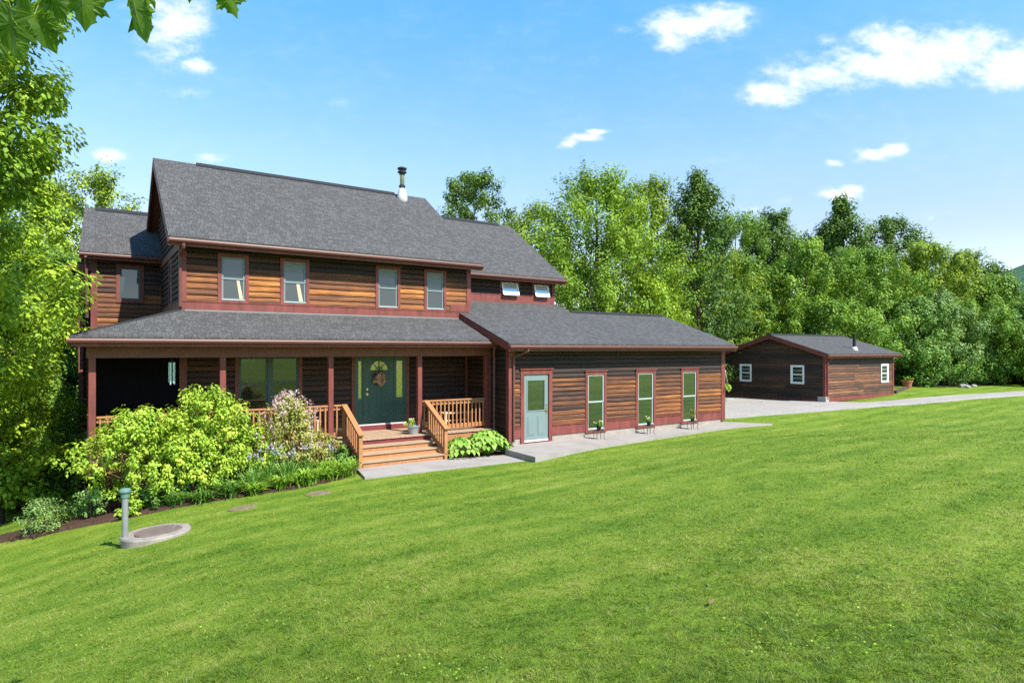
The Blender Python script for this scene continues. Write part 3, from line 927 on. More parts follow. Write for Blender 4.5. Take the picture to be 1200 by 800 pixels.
# chimney flue
fx, fy = 9.82, 21.85
fz = RZ - SL * (RY - fy)
mb = MB(HO)
mb.lathe((fx, fy, 0), [(.085, fz), (.085, fz + .95), (.09, fz + .96)], 14)
ch = mb.build('chimney', M['steel'], roof_main, smooth=True)
mb = MB(HO); mb.lathe((fx, fy, 0), [(.21, fz - .22), (.19, fz + .10), (.135, fz + .32), (.125, fz + .36)], 14); mb.build('flashing', M['flash'], ch, smooth=True)
mb = MB(HO); mb.lathe((fx, fy, 0), [(.10, fz + .88), (.10, fz + .96), (.165, fz + .97), (.165, fz + 1.02), (.11, fz + 1.03), (.11, fz + 1.09), (.175, fz + 1.10), (.175, fz + 1.15), (.05, fz + 1.20)], 14); mb.build('cap', M['black'], ch)
mb = MB(HO); mb.lathe((fx, fy, 0), [(.11, fz + .42), (.118, fz + .44), (.118, fz + .50), (.09, fz + .52)], 14); mb.build('storm_collar', M['black'], ch)

# --- right upper wing
RWY = 20.05
WR = [(12.98, 13.87, 4.86, 5.55), (14.50, 15.34, 4.86, 5.55)]
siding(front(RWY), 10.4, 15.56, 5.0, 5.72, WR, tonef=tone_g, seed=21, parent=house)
siding(rightw(15.56), RWY + .01, 27, 0.4, 5.70, [], tonef=tone_dim, seed=22, parent=house, e=.33)
_rr = lambda z: (max(RWY, 23.65 - (8.34 - z) / .6875), 23.65 + (8.34 - z) / .6875)
siding(rightw(15.56), RWY, 27, 5.70, 8.30, [], tonef=tone_dim, seed=23, parent=house, e=.33, srange=_rr)
mb = MB(HO); mb.box(10.75, 15.6, RWY - .055, RWY + .1, 4.62, 4.985); mb.box(10.75, 15.58, RWY - .068, RWY + .1, 4.986, 5.01); mb.build('trim_band', M['trim'], house)
mb = MB(HO); mb.box(15.47, 15.62, RWY - .06, RWY + .1, 5.012, 5.62); mb.build('corner_board', M['trim'], house)
roof_rw = gable_roof('roof', 10.5, 15.87, 19.60, 5.74, 23.65, 8.50, 27.7, 5.74, capr=(.2, .88))
for (a, b_, c_, d) in WR:
    w_ = window(house, front(RWY), a, b_, c_, d, 0.085, 'sash_teal', 'glass', split=False)
    # awning sash swung open at the bottom
    aw = MB(HO)
    xa, xb = a + .10, b_ - .10; zt = d - .10; zb = c_ + .14; k = .13
    P0 = [(xa, RWY - .05, zt), (xb, RWY - .05, zt), (xb, RWY - .05 - k, zb), (xa, RWY - .05 - k, zb)]
    def fr_(i, j, t0, t1): pass
    A = Vector(P0[0]); B = Vector(P0[1]); Cc = Vector(P0[2]); Dd = Vector(P0[3])
    for p_, q_ in ((A, B), (B, Cc), (Dd, Cc), (A, Dd)): aw.beam(p_, q_, .055, .04, (0, -.8, .6))
    so = aw.build('awning_sash', M['white'], w_)
    g = MB(HO); off = Vector((0, -.004, .003))
    g.hexa([tuple(x) for x in (A, B, Cc, Dd)], [tuple(x + off) for x in (A, B, Cc, Dd)])
    g.build('awning_pane', M['pale_pane'] if 'pale_pane' in M else M['white'], w_)

# --- left wing, set back
LWY = 23.56
siding(front(LWY), .21, XL + .02, 0.3, 3.7, [], tonef=tone_dim, seed=31, parent=house)
def tone_wing(z, s, r): return min(1, max(0, (0.62 if z < 4.75 else 0.30) + r.uniform(-.15, .15)))
siding(front(LWY), .21, XL, 3.6, 5.95, [(.80, 1.56, 4.40, 5.62)], tonef=tone_wing, seed=32, parent=house)
window(house, front(LWY), .80, 1.56, 4.40, 5.62, 0.105, 'sash_green', 'glass', split=False)
mb = MB(HO); mb.box(.13, .30, LWY - .06, LWY + .1, 3.5, 5.72); mb.build('corner_board', M['trim'], house)
siding(leftw(.21), LWY + .1, 27.5, -1.5, 5.9, [], tonef=tone_dim, seed=33, parent=house, e=.33)
gable_roof('roof', -.16, 2.6, 23.16, 5.93, 25.80, 7.73, 28.4, 5.93, x0r=-.03, capr=(.12, .98))
# annex beyond the wing
siding(front(24.6), -.12, .20, -1.5, 5.6, [], tonef=tone_dim, seed=34, parent=house)
siding(leftw(-.12), 24.6, 27.5, -1.5, 5.6, [], tonef=tone_dim, seed=35, parent=house, e=.33)
mb = MB(HO); mb.box(-.19, -.06, 24.53, 24.66, -1.5, 5.45); mb.build('corner_board', M['trim'], house)
mb = MB(HO)
mb.hexa([(-.40, 24.15, 5.55), (.20, 24.15, 5.55), (.20, 27.6, 5.55), (-.40, 27.6, 5.55)], [(-.40, 24.15, 5.62), (.20, 24.15, 5.78), (.20, 27.6, 5.78), (-.40, 27.6, 5.62)])
ar = mb.build('roof', M['shingle'], house)
mb = MB(HO); mb.box(-.44, .20, 24.10, 24.15, 5.42, 5.60); mb.box(-.44, -.40, 24.15, 27.6, 5.42, 5.60); mb.build('fascia', M['trim'], ar)

# --- garage wing
GX0, GX1, GY = 10.67, 20.80, 15.90
GW = [(13.66, 14.59, .15, 2.19), (15.98, 16.96, .15, 2.19), (18.32, 19.28, .15, 2.19)]
GD = (11.05, 12.27, -.02, 2.29)
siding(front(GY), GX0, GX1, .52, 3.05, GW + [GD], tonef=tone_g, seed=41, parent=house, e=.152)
siding(leftw(GX0), GY, 20, .20, 3.2, [], tonef=tone_dim, seed=42, parent=house, e=.152)
_gl = lambda z: (max(GY, 19.1 - (4.2 - z) / .345), 19.1 + (4.2 - z) / .345)
siding(leftw(GX0), GY, 20, 3.2, 4.15, [], tonef=tone_dim, seed=43, parent=house, e=.152, srange=_gl)
siding(rightw(GX1), GY, 22.2, .20, 3.1, [], tonef=tone_dim, seed=44, parent=house, e=.152)
siding(rightw(GX1), GY, 22.2, 3.1, 4.15, [], tonef=tone_dim, seed=45, parent=house, e=.152, srange=_gl)
siding(backw(22.2), 15.6, GX1, .2, 3.0, [], tonef=tone_dim, seed=46, parent=house, e=.33)
# red skirt band, butted between the openings
mb = MB(HO)
cuts = [GX0 + .165, GD[0]] ; segs = [(GX0 + .165, GD[0]), (GD[1], GW[0][0]), (GW[0][1], GW[1][0]), (GW[1][1], GW[2][0]), (GW[2][1], GX1 - .165)]
for a, b_ in segs:
    mb = MB(HO)
    mb.box(a + .002, b_ - .002, GY - .052, GY + .05, .20, .50); mb.box(a + .002, b_ - .002, GY - .075, GY + .05, .495, .525)
    mb.build('trim_band', M['trim'], house)
for a, b_ in ((GX0 - .065, GX0 + .16), (GX1 - .16, GX1 + .065)):
    mb = MB(HO); mb.box(a, b_, GY - .062, GY + .10, .12, 2.93); mb.build('corner_board', M['trim'], house)
mb = MB(HO)
x = GX0
r = random.Random(4)
for lo, hi in ((GX0 + .01, GD[0] - .002), (GD[1] + .002, GX1 - .01)):
    x = lo
    while x < hi - .02:
        x2 = min(hi, x + .40)
        mb.box(x + .003, x2 - .003, GY - .02 - r.uniform(0, .004), GY + .1, -.15, .197, r.random()); x = x2
mb.box(GX0, GX1, GY + .0, GY + .1, -.4, .19)
mb.build('foundation', M['block'], house)
mb = MB(HO); mb.box(GX0 - .01, GX0 + .1, GY + .12, 20, -.4, .2); mb.build('foundation', M['block'], house)
mb = MB(HO); mb.box(GX1 - .1, GX1 + .01, GY + .12, 22.2, -.4, .2); mb.build('foundation', M['block'], house)
for (a, b_, c_, d) in GW:
    window(house, front(GY), a, b_, c_, d, 0.105, 'sash_pale', 'glass_green', screen=False, cap=True, sillmat='sash_pale')
roof_g = gable_roof('roof', 10.32, 20.95, 15.40, 3.11, 19.10, 3.11 + .345 * 3.7, 22.8, 3.11, capr=(.50, .98))
# the garage slope carries on up to the upper wing's wall
mb = MB(HO)
zz = lambda y: 3.11 + .345 * (y - 15.4)
mb.hexa([(10.75, 18.8, zz(18.8) - .03), (15.74, 18.8, zz(18.8) - .03), (15.74, 20.08, zz(20.08) - .03), (10.75, 20.08, zz(20.08) - .03)],
        [(10.75, 18.8, zz(18.8) + .012), (15.74, 18.8, zz(18.8) + .012), (15.74, 20.08, zz(20.08) + .012), (10.75, 20.08, zz(20.08) + .012)])
mb.build('roof', M['shingle'], house)
mb = MB(HO, rightw(15.66)); mb.hexa([(18.9, -.04, 3.9), (20.1, -.04, 3.9), (20.1, -.04, zz(20.1) - .04), (18.9, -.04, zz(18.9) - .04)], [(18.9, .04, 3.9), (20.1, .04, 3.9), (20.1, .04, zz(20.1) - .04), (18.9, .04, zz(18.9) - .04)])
mb.build('wall', M['siding'], house)

# side door of the garage
T = front(GY)
mb = MB(HO, T); a, b_, c_, d = GD
mb.box(a, a + .13, -.05, .062, c_ + .02, d); mb.box(b_ - .13, b_, -.05, .062, c_ + .02, d); mb.box(a + .13, b_ - .13, -.05, .060, d - .14, d); mb.box(a - .035, b_ + .035, -.02, .10, d, d + .035)
mb.box(a + .13, b_ - .13, -.05, .075, c_ - .03, c_ + .055)
sd = mb.build('side_door', M['trim'], house)
tag(sd, 'sage green half-glazed door')
mb = MB(HO, T); la, lb, lz0, lz1 = a + .135, b_ - .135, .058, d - .145
g0, g1, pz0, pz1 = la + .15, lb - .15, 1.02, 1.95
mb.box(la, g0, -.03, .015, lz0, lz1); mb.box(g1, lb, -.03, .015, lz0, lz1); mb.box(g0, g1, -.03, .015, pz1, lz1); mb.box(g0, g1, -.03, .015, lz0, pz0)
mid = (la + lb) / 2
for xa, xb in ((la + .14, mid - .05), (mid + .05, lb - .14)):
    mb.box(xa, xb, .015, .022, .24, .84); mb.box(xa + .03, xb - .03, .022, .03, .28, .80)
for q in ((g0 - .03, g0, pz0, pz1), (g1, g1 + .03, pz0, pz1)): mb.box(q[0], q[1], .015, .028, q[2], q[3])
mb.box(g0 - .03, g1 + .03, .015, .029, pz1, pz1 + .03); mb.box(g0 - .03, g1 + .03, .015, .029, pz0 - .03, pz0)
lf = mb.build('door_leaf', M['door_sage'], sd)
mb = MB(HO, T); mb.box(g0, g1, -.02, .006, pz0, pz1); mb.build('pane', M['glass_green'], sd)
mb = MB(HO, T); mb.box(lb - .10, lb - .03, .0152, .02, .90, 1.08); mb.box(lb - .13, lb - .055, .045, .06, 1.0, 1.022); mb.box(lb - .075, lb - .055, .02, .05, 1.0, 1.02); mb.box(lb - .085, lb - .045, .0153, .035, 1.15, 1.19); mb.build('handle', M['brass'], sd)
mb = MB(HO, T); mb.box(la, lb, .0155, .03, lz0 - .005, lz0 + .045); mb.build('sweep', M['white'], sd)

# downspouts
def downspout(pts, parent=house, r=.035):
    mb = MB(HO)
    for p_, q_ in zip(pts, pts[1:]):
        mb.tube([p_, q_], r, 8)
    return mb.build('downspout', M['gutter'], parent)
downspout([(10.98, 15.36, 2.93), (10.98, 15.36, 2.86), (10.76, 15.76, 2.70), (10.76, 15.80, 2.60), (10.76, 15.80, .12)])
downspout([(10.45, 16.38, 3.02), (10.45, 16.42, 2.9), (10.50, 16.50, 2.7), (10.50, 16.50, .05), (10.50, 16.35, -.05)])
downspout([(2.05, 17.84, 5.60), (2.05, 17.84, 5.52), (2.03, 18.34, 5.36), (2.03, 18.34, 4.02)], r=.04)
downspout([(.0, 23.1, 5.75), (.02, 23.42, 5.55), (.04, 23.44, 3.9)], r=.04)
# ------------------------------------------------------------------ porch
PF = 0.45
PX0, PX1, PY = -0.02, 10.66, 16.95
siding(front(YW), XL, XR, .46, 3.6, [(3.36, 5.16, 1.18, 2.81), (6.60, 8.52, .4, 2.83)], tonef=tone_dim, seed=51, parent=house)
mb = MB(HO); mb.box(XL - .065, XL + .11, YW - .062, YW + .1, PF, 3.0); mb.build('corner_board', M['trim_dark'], house)
mb = MB(HO); mb.box(10.56, 10.665, YW - .055, YW + .0, PF, 3.0); mb.build('corner_board', M['trim_dark'], house)
# floor: separate boards run front to back
mb = MB(HO)
x = PX0; r = random.Random(3)
while x < PX1:
    x2 = min(PX1, x + .14)
    mb.box(x + .003, x2 - .003, 16.56 + r.uniform(-.004, .004), YW, PF - .03, PF + r.uniform(-.001, .001), r.random()); x = x2
mb.box(PX0, XL, YW + .002, 23.5, PF - .03, PF)
pf = mb.build('porch_floor', M['deck'], house)
mb = MB(HO); mb.box(PX0 + .02, 5.86, 16.60, 16.64, .16, PF - .032); mb.box(8.36, PX1, 16.60, 16.64, .16, PF - .032); mb.box(PX0 + .02, PX0 + .06, 16.642, 23.5, .16, PF - .032); mb.build('rim_board', M['cedar'], pf)
mb = MB(HO); mb.box(5.87, 8.35, 16.60, 16.64, .302, PF - .032); mb.build('riser', M['red_riser'], pf)
mb = MB(HO); mb.box(PX0 + .06, PX1, 16.75, 16.80, -1.3, .16); mb.box(PX0 + .06, PX0 + .11, 16.8, 23.5, -2.0, .16)
mb.build('skirt', M['siding_dark'], pf)
mb = MB(HO); mb.box(PX0 + .01, PX0 + .30, 16.66, 16.95, -1.4, .10); mb.build('pier', M['block'], pf)
mb = MB(HO); mb.box(PX0 - .0, 1.3, 16.66, 16.70, -.12, .158); mb.build('skirt_board', M['trim'], pf)
# beam, ceiling
mb = MB(HO); mb.box(PX0 + .03, PX1, PY - .09, PY + .07, 2.72, 2.99); mb.box(PX0 + .03, PX0 + .19, PY + .072, 23.5, 2.72, 2.99); mb.build('porch_beam', M['trim_dark'], house)
mb = MB(HO); mb.box(PX0 - .2, PX1 - .01, 16.5, YW - .06, 2.992, 3.012); mb.box(PX0 - .2, XL - .07, YW - .058, 23.5, 2.992, 3.012); mb.build('porch_ceiling', M['ceiling'], house)
# posts
for i, x in enumerate((.12, 2.81, 5.51, 8.16)):
    mb = MB(HO); mb.box(x - .07, x + .07, PY - .07, PY + .07, PF if i else -.1, 2.72)
    po = mb.build('porch_post', M['trim'], house, bevel=.008)
mb = MB(HO); mb.box(10.42, 10.63, PY - .08, PY + .08, PF, 2.72); mb.build('porch_post', M['trim'], house, bevel=.008)
mb = MB(HO); mb.box(PX0 + .05, PX0 + .19, 20.0, 20.14, PF, 2.72); mb.build('porch_post', M['trim_dark'], house)
mb = MB(HO); mb.box(PX0 + .05, PX0 + .19, 23.3, 23.44, PF, 2.72); mb.build('porch_post', M['trim_dark'], house)


# porch roof, hipped at the left corner
def poly_roof(name, top, faces, th, parent, org=HO):
    mb = MB(org)
    t = [mb.vert(p_) for p_ in top]; u = [mb.vert((p_[0], p_[1], p_[2] - th)) for p_ in top]
    edges = {}
    for f_ in faces:
        mb.idx([t[i] for i in f_]); mb.idx([u[i] for i in f_][::-1])
        for a, b_ in zip(f_, f_[1:] + f_[:1]):
            edges[(a, b_)] = 1
    for (a, b_) in list(edges):
        if (b_, a) not in edges: mb.idx([t[a], u[a], u[b_], t[b_]])
    return mb.build(name, M['shingle'], parent)


ZE, ZT = 3.21, 3.955
pr = poly_roof('porch_roof', [(-.30, 16.40, ZE), (10.62, 16.40, ZE), (10.62, YW, ZT), (XL, YW, ZT), (-.30, 23.56, ZE), (XL, 23.56, ZT)],
               [[0, 1, 2, 3], [0, 3, 5, 4]], .05, house)
mb = MB(HO); mb.box(-.26, 10.60, 16.412, 16.45, ZE - .235, ZE - .052); mb.box(-.288, -.25, 16.452, 23.5, ZE - .235, ZE - .052); mb.build('fascia', M['trim'], pr)
mb = MB(HO)
za = ZE - .062
prf = [(-.085, 0.0), (-.10, -.035), (-.085, -.075), (-.05, -.105), (.010, -.105), (.010, 0.0), (0.0, 0.0), (0.0, -.092), (-.045, -.092), (-.073, -.07), (-.086, -.035), (-.073, 0)]
mb.hexa([(-.34, 16.40 + y, za + z) for y, z in prf], [(10.50, 16.40 + y, za + z) for y, z in prf])
mb.build('gutter', M['gutter'], pr)
mb = MB(HO); mb.box(-.25, 10.55, 16.46, 16.86, ZE - .236, ZE - .222); mb.build('soffit', M['trim_dark'], pr)
mb = MB(HO)
mb.tube([(-.26, 16.44, ZE + .008), (XL - .02, YW - .02, ZT + .004)], .03, 6); mb.build('hip_cap', M['ridge'], pr)
mb = MB(HO); mb.box(XL + .05, 10.3, YW - .082, YW - .058, ZT - .04, ZT + .0); mb.build('flashing', M['blind'], pr)

# front door unit
T = front(YW)
dx0, dx1, dz0, dz1 = 6.62, 8.50, PF, 2.82
mb = MB(HO, T)
mb.box(dx0, dx0 + .11, -.01, .064, dz0, dz1); mb.box(dx1 - .11, dx1, -.01, .064, dz0, dz1); mb.box(dx0 + .11, dx1 - .11, -.01, .062, dz1 - .11, dz1)
fd = mb.build('front_door', M['trim_dark'], house)
tag(fd, 'dark green front door with glazed sidelights')
mb = MB(HO, T); mb.box(dx0 + .112, dx1 - .112, -.01, .12, dz0 + .002, .60); mb.build('door_step', M['red_riser'], fd)
mb = MB(HO, T); mb.box(dx0 + .115, dx1 - .115, .0, .085, .602, .645); mb.build('threshold', M['flash'], fd)
l0, l1 = 7.04, 7.97; sz0, sz1 = .65, dz1 - .112
mb = MB(HO, T); mb.box(dx0 + .112, dx0 + .17, 0, .045, sz0, sz1); mb.box(l0 - .055, l0 - .004, 0, .045, sz0, sz1); mb.box(l1 + .004, l1 + .055, 0, .045, sz0, sz1); mb.box(dx1 - .17, dx1 - .112, 0, .045, sz0, sz1)
mb.build('jamb', M['door_dark'], fd)
for xa, xb in ((dx0 + .172, l0 - .057), (l1 + .057, dx1 - .172)):
    ga, gb = xa + .045, xb - .045
    mb = MB(HO, T); mb.box(xa, ga, 0, .03, sz0, sz1); mb.box(gb, xb, 0, .03, sz0, sz1); mb.box(ga, gb, 0, .03, 2.56, sz1); mb.box(ga, gb, 0, .03, sz0, 1.42); mb.box(ga - .005, gb + .005, .03, .04, .80, 1.30)
    s_ = mb.build('sidelight', M['door_dark'], fd)
    mb = MB(HO, T); mb.box(ga, gb, 0, .012, 1.42, 2.56); mb.build('pane', M['sidelight'], s_) if False else mb.build('pane', M['sidelight'], fd)
cxm = (l0 + l1) / 2
fz0, fr_ = 2.28, .285
mb = MB(HO, T)
# door leaf with an arched opening for the fanlight
mb.box(l0, cxm - fr_, 0, .035, fz0, fz0 + fr_); mb.box(cxm + fr_, l1, 0, .035, fz0, fz0 + fr_)
mb.box(l0, l1, 0, .035, fz0 + fr_, sz1 - .004); mb.box(l0, l1, 0, .035, sz0, fz0)
N = 14
arc = [(cxm + fr_ * math.cos(math.pi * k / N), fz0 + fr_ * math.sin(math.pi * k / N)) for k in range(N + 1)]
for (xa, za), (xb, zb) in zip(arc, arc[1:]):
    mb.hexa([(xa, 0, za), (xb, 0, zb), (xb, 0, fz0 + fr_), (xa, 0, fz0 + fr_)], [(xa, .0345, za), (xb, .0345, zb), (xb, .0345, fz0 + fr_), (xa, .0345, fz0 + fr_)])
for xa, xb, za, zb in ((l0 + .12, cxm - .05, .80, 1.42), (cxm + .05, l1 - .12, .80, 1.42), (l0 + .12, cxm - .05, 1.54, 2.14), (cxm + .05, l1 - .12, 1.54, 2.14)):
    mb.box(xa, xb, .035, .041, za, zb); mb.box(xa + .04, xb - .04, .041, .05, za + .04, zb - .04)
lf = mb.build('door_leaf', M['door_dark'], fd)
mb = MB(HO, T)
c0 = (cxm, .01, fz0)
for (xa, za), (xb, zb) in zip(arc, arc[1:]): mb.face([c0, (xa, .01, za), (xb, .01, zb)])
mb.build('fanlight', M['sidelight'], fd)
mb = MB(HO, T)
for ang in (45, 90, 135):
    mb.beam((cxm, .018, fz0), (cxm + fr_ * math.cos(math.radians(ang)), .018, fz0 + fr_ * math.sin(math.radians(ang))), .022, .014, (0, 1, 0))
small = [(cxm + .10 * math.cos(math.pi * k / 8), .018, fz0 + .10 * math.sin(math.pi * k / 8)) for k in range(9)]
mb.tube(small, .011, 5)
mb.build('muntin', M['door_dark'], fd)
mb = MB(HO, T)
mb.lathe((0, 0, 0), [(0, 0)], 3) if False else None
for zc, rr in ((1.70, .035), (1.55, .04)):
    mb.tube([(l0 + .07, .035, zc), (l0 + .07, .05, zc)], rr, 12); mb.tube([(l0 + .07, .05, zc), (l0 + .07, .085, zc)], rr * .6, 10)
mb.build('handle', M['brass'], fd)
# double window
window(house, T, 3.36, 5.16, 1.12, 2.81, .11, 'sash_green', 'glass_olive', screen=False, trim_mat='trim_dark', mull=True)
# chest-high low window strip left of corner: glazed porch door on the wing
window(house, leftw(XL), 19.2, 20.1, .5, 2.6, .1, 'sash_green', 'glass', split=False, trim_mat='trim_dark')

# near-black panels added to give the side porch its deep shade
mb = MB(HO); mb.box(.10, XL - .07, YW - .02, YW - .008, PF, 2.985); mb.build('porch_shade_panel', M['shade_panel'], house)
mb = MB(HO); mb.box(.10, .112, YW - .006, 23.4, PF, 2.985); mb.build('porch_shade_panel', M['shade_panel'], house)
# wreath on the door (hung: its own thing)
wr = empty('wreath', (7.48, YW - .075, 2.02))
tag(wr, 'round dark twig wreath with dried cream flowers hung on the green front door', 'wreath')
r = random.Random(8)
mb = MB((7.48, YW - .075, 2.02), None)
cw = Vector((7.48, YW - .075, 2.02))
for k in range(90):
    a = r.uniform(0, 2 * math.pi); d = r.uniform(.13, .19)
    p0 = cw + Vector((d * math.cos(a), r.uniform(-.05, .02), d * math.sin(a)))
    a2 = a + r.uniform(.2, .9); d2 = r.uniform(.14, .27)
    p1 = cw + Vector((d2 * math.cos(a2), r.uniform(-.07, .02), d2 * math.sin(a2)))
    mb.tube([p0, (p0 + p1) / 2 + Vector((0, -.02, 0)), p1], [.006, .006, .003], 4)
mb.build('twig_ring', M['twig'], wr)
V_ = []; 
rng = np.random.default_rng(5)
for (ox, oz, rr) in ((-.10, -.06, .105), (.07, .05, .11), (.02, -.10, .09), (.12, -.06, .09), (-.02, .10, .08)):
    n = 90
    c = np.array([ox, -.06, oz]) + rng.normal(0, rr * .5, (n, 3)) * np.array([1, .5, 1])
    a = rng.normal(0, 1, (n, 3)); a /= np.linalg.norm(a, axis=1)[:, None]; b2 = np.cross(a, rng.normal(0, 1, (n, 3))); b2 /= np.linalg.norm(b2, axis=1)[:, None]
    s_ = .026
    V_.append(np.stack([c - a * s_, c - b2 * s_, c + a * s_, c + b2 * s_], 1).reshape(-1, 3))
V_ = np.concatenate(V_)
np_mesh('flower', V_, 4, rng.random(len(V_) // 4), M['cream'], wr)

# railings
def railing(x0, x1, y0, y1, z0, z1, parent=house, zb=None, n=None, name='railing', base=.10):
    """rail from (x0,y0) to (x1,y1): z0 / z1 walking heights at both ends"""
    mb = MB(HO)
    top = .93
    d = Vector((x1 - x0, y1 - y0, z1 - z0))
    A = Vector((x0, y0, z0)); B = Vector((x1, y1, z1))
    mb.beam(A + Vector((0, 0, top)), B + Vector((0, 0, top)), .15, .04)
    ra = mb.build(name, M['cedar'], parent, bevel=.005)
    mb = MB(HO); mb.beam(A + Vector((0, 0, top - .075)), B + Vector((0, 0, top - .075)), .045, .095); mb.build('top_rail', M['cedar'], ra)
    mb = MB(HO); mb.beam(A + Vector((0, 0, base + .04)), B + Vector((0, 0, base + .04)), .045, .13); mb.build('bottom_rail', M['cedar'], ra)
    Lh = math.hypot(x1 - x0, y1 - y0)
    n = n or max(1, int(Lh / .135))
    for k in range(n):
        t = (k + .5) / n
        p_ = A + d * t
        mb = MB(HO); s_ = .019
        ox, oy = (0, -.042) if abs(y1 - y0) < .01 else (-.042, 0)
        mb.box(p_.x - s_ + ox, p_.x + s_ + ox, p_.y - s_ + oy, p_.y + s_ + oy, p_.z + base - .02, p_.z + top - .03)
        mb.build('baluster', M['cedar'], ra)
    return ra


railing(.20, 2.73, PY, PY, PF, PF)
railing(2.89, 5.43, PY, PY, PF, PF)
railing(5.59, 5.93, PY, PY, PF, PF)
railing(8.24, 10.42, PY, PY, PF, PF)
railing(PX0 + .12, PX0 + .12, 17.1, 19.9, PF, PF)

# steps: three cedar treads, stringers, sloping rails and newels
ST0, ST1 = 5.90, 8.32
mb = MB(HO)
sx_ = ST0 + .03; sx2 = ST1 - .03
mb.hexa([(sx_, 16.58, -.2), (sx_, 15.72, -.2), (sx_, 15.72, -.06), (sx_, 16.58, .26)], [(sx2, 16.58, -.2), (sx2, 15.72, -.2), (sx2, 15.72, -.06), (sx2, 16.58, .26)])
st = mb.build('steps', M['cedar'], house)
for i, zt in enumerate((.30, .15, .0)):
    yf = 16.28 - .31 * i
    mb = MB(HO)
    mb.box(ST0 - .01, ST1 + .01, yf - .035, yf + .135, zt - .035, zt); mb.box(ST0 - .01, ST1 + .01, yf + .142, yf + .315, zt - .035, zt)
    mb.build('tread', M['tread'], st)
    mb = MB(HO); mb.box(ST0 + .05, ST1 - .05, yf, yf + .03, zt - .16, zt - .036); mb.build('riser', M['cedar'], st)
for x in (ST0 - .03, ST1 + .03):
    mb = MB(HO); mb.box(x - .047, x + .047, 15.62, 15.715, -.30, .70); mb.build('newel_post', M['cedar'], st, bevel=.006)
    if x < 7:
        mb = MB(HO); mb.box(x - .047, x + .047, 16.80, 16.895, PF, 1.36); mb.build('newel_post', M['cedar'], st, bevel=.006)
    A = Vector((x, 16.88, 1.40)); B = Vector((x, 15.56, .70))
    mb = MB(HO); mb.beam(A, B, .15, .04, (0, .47, .88)); mb.build('handrail', M['cedar'], st, bevel=.005)
    mb = MB(HO); mb.beam(A - Vector((0, 0, .085)), B - Vector((0, -.06, .06)), .045, .09, (0, .47, .88)); mb.build('top_rail', M['cedar'], st)
    mb = MB(HO); mb.beam(A - Vector((0, 0, .80)), B - Vector((0, -.06, .72)), .045, .10, (0, .47, .88)); mb.build('bottom_rail', M['cedar'], st)
    for k in range(9):
        t = (k + .8) / 9.6
        p_ = A + (B - A) * t
        mb = MB(HO); ox = .042
        mb.box(p_.x + ox - .019, p_.x + ox + .019, p_.y - .019, p_.y + .019, p_.z - .80, p_.z - .06); mb.build('baluster', M['cedar'], st)

# ------------------------------------------------------------------ things on and about the porch
def bench(x, y, wdt, label):
    b_ = empty('wooden_bench', (x, y, PF))
    tag(b_, label, 'bench')
    mb = MB()
    for k in range(3): mb.box(-wdt / 2, wdt / 2, -.19 + k * .13, -.19 + k * .13 + .115, .42, .455)
    mb.build('seat', M['bench_wood'], b_)
    for sx_ in (-1, 1):
        for sy in (-.15, .13):
            mb = MB(); mb.box(sx_ * (wdt / 2 - .1) - .03, sx_ * (wdt / 2 - .1) + .03, sy - .03, sy + .03, 0, .42); mb.build('leg', M['bench_wood'], b_)
    mb = MB(); mb.box(-wdt / 2 + .1, wdt / 2 - .1, -.015, .015, .16, .21); mb.build('stretcher', M['bench_wood'], b_)
    return b_


bench(9.95, 17.9, 1.15, 'pale wooden bench behind the balusters to the right of the porch steps')
bench(4.9, 17.9, 1.2, 'pale wooden bench under the double window at the left of the front door')

# wind chimes
wc = empty('wind_chimes', (1.72, 17.15, 2.05))
tag(wc, 'pale blue metal wind chimes hanging from the dark porch beam', 'wind chimes')
mb = MB(); mb.lathe((0, 0, 0), [(.075, .55), (.075, .57)], 12); mb.tube([(0, 0, .57), (0, 0, .95)], .006, 5); mb.build('hanger', M['black'], wc)
for k in range(5):
    a = k * 2 * math.pi / 5 + .3
    mb = MB(); mb.tube([(.06 * math.cos(a), .06 * math.sin(a), .02 + .03 * (k % 3)), (.06 * math.cos(a), .06 * math.sin(a), .55)], .016, 8); mb.build('tube', M['chime'], wc, smooth=False)
mb = MB(); mb.tube([(0, 0, .2), (0, 0, .55)], .004, 4); mb.lathe((0, 0, 0), [(.035, .25), (.035, .27)], 10); mb.build('striker', M['bench_wood'], wc)
# ------------------------------------------------------------------ foliage generators
def rot_basis(n, rng):
    """two unit tangents for unit normals n (N,3)"""
    h = rng.normal(0, 1, n.shape)
    a = np.cross(n, h); a /= np.linalg.norm(a, axis=1)[:, None] + 1e-9
    return a, np.cross(n, a)


def leaf_quads(c, n, size, rng, aspect=0.66, fold=0.18, droop=None):
    """kite-shaped leaves centred at c with normal n; size (N,)"""
    a, b2 = rot_basis(n, rng)
    if droop is not None:
        # leaf axis tends along the droop direction
        d = droop - n * (droop * n).sum(1)[:, None]
        l_ = np.linalg.norm(d, axis=1)[:, None]
        d = np.where(l_ > .05, d / (l_ + 1e-9), a)
        j = rng.normal(0, .45, (len(c), 1))
        a = d + np.cross(n, d) * j; a /= np.linalg.norm(a, axis=1)[:, None]
        b2 = np.cross(n, a)
    s = size[:, None]
    p0 = c - a * s * .5
    p2 = c + a * s * .5 - n * s * fold
    m_ = c - a * s * .08
    p1 = m_ + b2 * s * aspect * .5 - n * s * fold * .5
    p3 = m_ - b2 * s * aspect * .5 - n * s * fold * .5
    return np.stack([p0, p1, p2, p3], 1).reshape(-1, 3)


